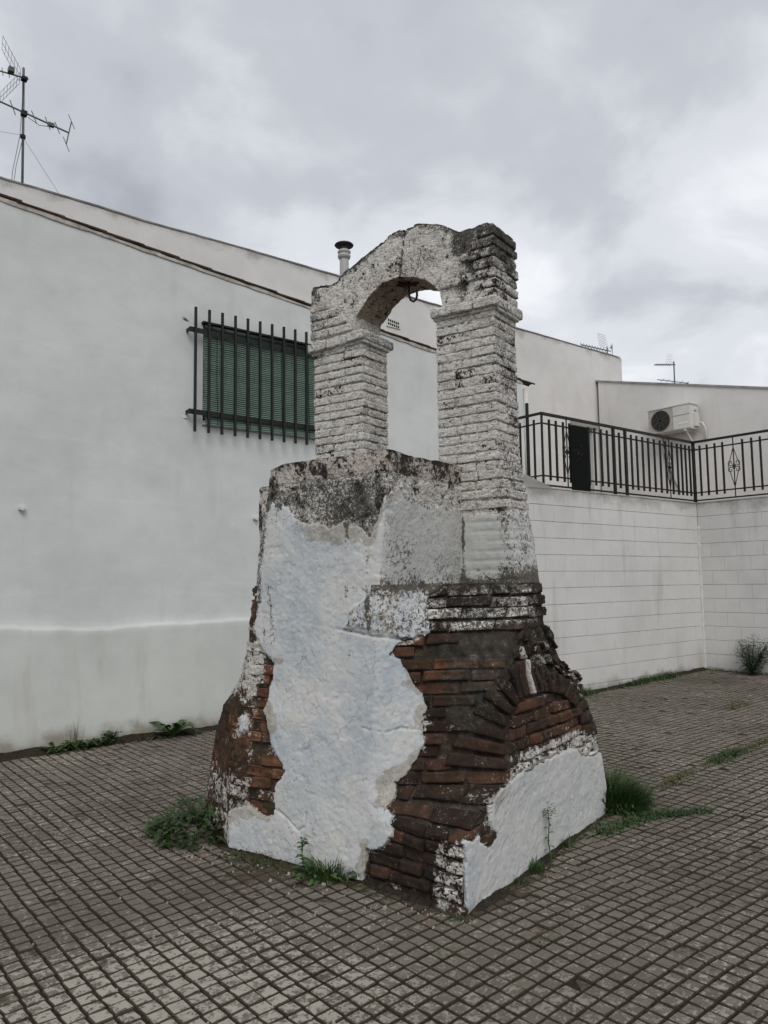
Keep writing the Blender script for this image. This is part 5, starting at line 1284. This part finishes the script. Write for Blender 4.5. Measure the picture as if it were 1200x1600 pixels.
# weed with tall grass, nearer left
o = thing('weed', 'leafy weed with upright grass stalks at the far left foot of the annexe wall', 'weed', G(2.42, PY - .07)); rd = random.Random(6)
mb = MB()
for i in range(90):
    a = rd.uniform(0, 6.28); q = rd.uniform(0, .26); leaf(mb, (q * math.cos(a) * 1.1, q * math.sin(a) * .35, rd.uniform(0, .04)), a, rd.uniform(.06, .12), rd.uniform(.016, .028), rd.uniform(.02, .08), .03, 6)
mb.build('leaves', LEAF_D, o)
mb = MB()
for i in range(16): blade(mb, (rd.uniform(-.06, .06), rd.uniform(-.03, .03), 0), rd.uniform(0, 6.28), rd.uniform(.18, .32), rd.uniform(.01, .05), .004)
mb.build('stalks', GRASS_Y, o)
o = thing('weed', 'small round-leaved weed just right of the weed with stalks', 'weed', G(2.76, PY - .04)); mb = MB()
for i in range(70):
    a = rd.uniform(0, 6.28); q = rd.uniform(0, .10); leaf(mb, (q * math.cos(a), q * math.sin(a) * .5, rd.uniform(0, .10)), a, rd.uniform(.04, .07), .016, rd.uniform(.02, .06), .02, 5)
mb.build('leaves', LEAF_D, o)
# shrub at the right edge
o = thing('shrub', 'small bushy shrub against the block wall at the right edge', 'shrub', G(11.27, 5.56)); rd = random.Random(9)
for i in range(9):
    a = rd.uniform(0, 6.28); mb = MB(); tip = Vector((.26 * math.cos(a) * rd.uniform(.3, 1), .34 * math.sin(a), rd.uniform(.30, .56)))
    mb.tube([(0, 0, 0), tip * .5 + Vector((0, 0, .04)), tip], [.008, .006, .003], 5); mb.build('stem', LEAF_D, o)
    mb = MB()
    for k in range(150):
        t = rd.uniform(.1, 1.05); p = tip * t + Vector((rd.uniform(-.08, .08), rd.uniform(-.08, .08), rd.uniform(-.04, .05))); p.x = min(p.x, .17)
        leaf(mb, p, rd.uniform(0, 6.28), rd.uniform(.03, .065), rd.uniform(.009, .016), .015, .012, 5)
    mb.build('foliage', LEAF_D, o)
# single stem with small leaves against the arched side
sx_w, sy_w = to_world(.92, -.05)
o = thing('weed', 'thin upright flowering weed stem in front of the arched side', 'weed', G(sx_w, sy_w)); rd = random.Random(10)
mb = MB(); mb.tube([(0, 0, 0), (-.012, .01, .10), (.004, .012, .20), (-.004, .014, .285)], [.0045, .004, .003, .002], 5); mb.build('stem', LEAF_M, o)
mb = MB()
for i in range(10):
    t = .1 + .085 * i; a = i * 2.4; leaf(mb, (-.006, .01, .285 * t), a, rd.uniform(.03, .05), .009, .012, .012, 5)
for i in range(40):
    a = rd.uniform(0, 6.28); q = rd.uniform(0, .055); leaf(mb, (q * math.cos(a), .014 + q * math.sin(a), .265 + rd.uniform(-.03, .045)), a, rd.uniform(.012, .024), .007, .006, .006, 4)
mb.build('leaves', LEAF_M, o)
# grass along the foot of the arched side
k = 0
for (u_, h_, n_, lb) in ((.70, .13, 60, 'spiky grass tuft beside the thin weed stem'), (.52, .09, 50, 'low grass tuft nearer the front corner of the well'), (1.18, .12, 40, 'narrow grass tuft between the weed stem and the grass clump'), (.38, .05, 30, 'tiny grass tuft closest to the front corner of the well')):
    a, b_ = to_world(u_, -.045); k += 1
    tuft('grass_tuft', lb, 'grass', G(a, b_), n_, .05, h_, GRASS, 'grass tufts along the arched side', seed=20 + k)
# tufts in the joints of the paving
for i, (a, b_, n_, r_, h_, lb) in enumerate(((2.76, 2.36, 70, .05, .035, 'green tuft in the paving joints right of the front corner'), (2.36, 2.56, 60, .055, .03, 'green tuft in the paving joints below the brick corner'), (2.33, 2.32, 46, .03, .028, 'small green tuft in a joint near the bottom of the picture'),
        (2.99, 2.36, 40, .03, .03, 'small green tuft right of the corner tuft'), (2.28, 2.66, 40, .03, .02, 'faint green tuft left of the brick corner'), (3.45, 2.22, 40, .03, .025, 'faint green tuft in the right-hand paving'))):
    tuft('grass_tuft', lb, 'grass', G(a, b_), n_, r_, h_, GRASS, 'tufts in the paving joints', seed=40 + i, lean=1.5)
# stuff: moss and grass that nobody could count
def strip_stuff(name, pts, n, wid, h, mat, seed, leafy=.2):
    mb = MB(); rd = random.Random(seed); P_ = [np.array(p, float) for p in pts]; L_ = [np.linalg.norm(P_[i + 1] - P_[i]) for i in range(len(P_) - 1)]; tot = sum(L_)
    for i in range(n):
        l = rd.random() * tot; j = 0
        while j < len(L_) - 1 and l > L_[j]: l -= L_[j]; j += 1
        p = P_[j] + (P_[j + 1] - P_[j]) * min(1, l / L_[j]); d = (P_[j + 1] - P_[j]) / L_[j]
        cl_n = vnoise(np.array([[p[0] * 3 + seed, p[1] * 3, 0.]]))[0]
        if cl_n < -.05 and rd.random() < .85: continue
        o_ = rd.gauss(0, wid * .5); p = p + np.array([-d[1], d[0]]) * o_; hh_ = h * rd.uniform(.4, 1) * (1 + .7 * cl_n); z = float(gz(p[0])) - .012
        if rd.random() < leafy: leaf(mb, (p[0], p[1], z + .01), rd.uniform(0, 6.28), rd.uniform(.02, .05) * (1 + h * 3), rd.uniform(.006, .012), hh_ * .5, .01, 5)
        else: blade(mb, (p[0], p[1], z), rd.uniform(0, 6.28), hh_ + .012, hh_ * rd.uniform(.2, 1.), rd.uniform(.002, .004))
    o = mb.build(name, mat); o['kind'] = 'stuff'; return o
strip_stuff('grass_strip', [(8.2, BY - .06), (11.4, BY - .06)], 2600, .10, .11, GRASS, 1)
strip_stuff('grass_strip', [(11.42, 6.3), (11.42, 4.8)], 600, .07, .05, GRASS_Y, 2)
strip_stuff('grass_strip', [(5.3, 3.35), (5.7, 3.42), (6.3, 3.48), (7.2, 3.50), (8.4, 3.58)], 1500, .06, .042, GRASS_Y, 3, .25)
strip_stuff('grass_strip', [(6.2, 3.45), (6.8, 3.50), (7.1, 3.52)], 500, .09, .07, GRASS, 13, .3)
strip_stuff('grass_strip', [(4.75, 3.02), (4.95, 2.92), (5.1, 2.84)], 260, .05, .045, GRASS, 4, .2)
strip_stuff('grass_strip', [(4.15, 3.06), (4.6, 3.08), (4.9, 2.98)], 600, .07, .04, GRASS, 5, .3)
strip_stuff('grass_strip', [(8.6, 4.5), (9.2, 4.6), (9.9, 4.55)], 400, .10, .05, GRASS_Y, 6, .3)
strip_stuff('moss_or_shade_strip', [(.4, PY - .02), (2.0, PY - .02), (3.2, PY - .03), (5.5, PY - .03)], 3800, .10, .035, MOSS, 7, .6)
e_ = [to_world(u_, v_) for u_, v_ in ((-.02, 1.62), (.03, 1.1), (.03, .66), (-.04, .3), (-.05, -.02))]
strip_stuff('moss_or_shade_strip', e_, 1500, .06, .022, MOSS, 18, .7)  # moss row added along the plastered foot as contact shade
e_ = [to_world(u_, -.03) for u_ in (-.03, .5, 1.0, 1.5, 1.95)]
strip_stuff('moss_or_shade_strip', e_, 1300, .05, .025, MOSS, 19, .5)  # second moss row, darkens the contact along the arched side
strip_stuff('moss_or_shade_strip', [(2.20, 4.35), (2.36, 3.85), (2.48, 3.45)], 700, .10, .025, MOSS, 8, .6)
strip_stuff('moss_or_shade_strip', [(5.4, 4.9), (6.4, 5.2), (7.5, 5.1)], 600, .05, .02, GRASS_Y, 9, .3)
# soil washed against the walls
def soil_bank(name, x0, x1, y0, wid, ht, seed):
    xs = np.arange(x0, x1, .04); T = np.linspace(0, 1, 9)
    X, Tt = np.meshgrid(xs, T); P = np.stack([X, y0 - Tt * wid, 0 * X], -1).reshape(-1, 3)
    t = Tt.ravel(); hgt = ht * (1 - t) ** 1.4 * (1 + .9 * fbm(P + seed, 2.5, 3)) + .008 * fbm(P + seed, 20, 3) - .018 * t
    P[:, 2] = gz(P[:, 0]) + hgt
    o = mesh_np(name, P, grid_faces(9, len(xs))[:, ::-1], SOIL, None, None, True); o['kind'] = 'structure'
soil_bank('soil_bank', -1.5, 6.5, HY - .165, .24, .05, 1.)
soil_bank('soil_bank', 7.8, 11.5, BY + .005, .20, .035, 7.)
# crumbs of plaster and brick on the paving by the well
mbp, mbb = MB(), MB(); rd = random.Random(21)
for i in range(200):
    t = rd.random()
    if i < 110: a, b_ = .3 + 1.9 * rd.random(), 2.2 + 1.9 * rd.random(); 
    else:
        a, b_ = to_world(-.03 - abs(rd.gauss(0, .10)), rd.uniform(-.1, 1.9))
    s_ = rd.uniform(.0025, .008) * (1.6 if rd.random() < .08 else 1); z = float(gz(a)) + .004; mb = mbp if rd.random() < .72 else mbb
    th = rd.uniform(0, 6.28); V = []
    for zz_, f in ((-.004, 1.), (s_ * .8, .7)):
        for k in range(4):
            an_ = th + k * PI / 2 + rd.uniform(-.3, .3); V.append((a + s_ * f * math.cos(an_) * rd.uniform(.7, 1.3), b_ + s_ * f * math.sin(an_), z + zz_))
    mb.hexa(V)
for mb, nm, mt in ((mbp, 'plaster_crumbs', flat('crumb_white', (.33, .31, .28), .9)), (mbb, 'brick_crumbs', flat('crumb_brick', (.16, .075, .045), .9))):
    o = mb.build(nm, mt); o['kind'] = 'stuff'

# blades and small leaves too fine to pick apart stay joined
for o in scene.objects:
    if o.parent and o.name.split('.')[0] in ('blades', 'outer_blades', 'stalks', 'leaves', 'small_leaves', 'foliage', 'dead_leaves', 'leafy_stem'):
        o['kind'] = 'stuff'
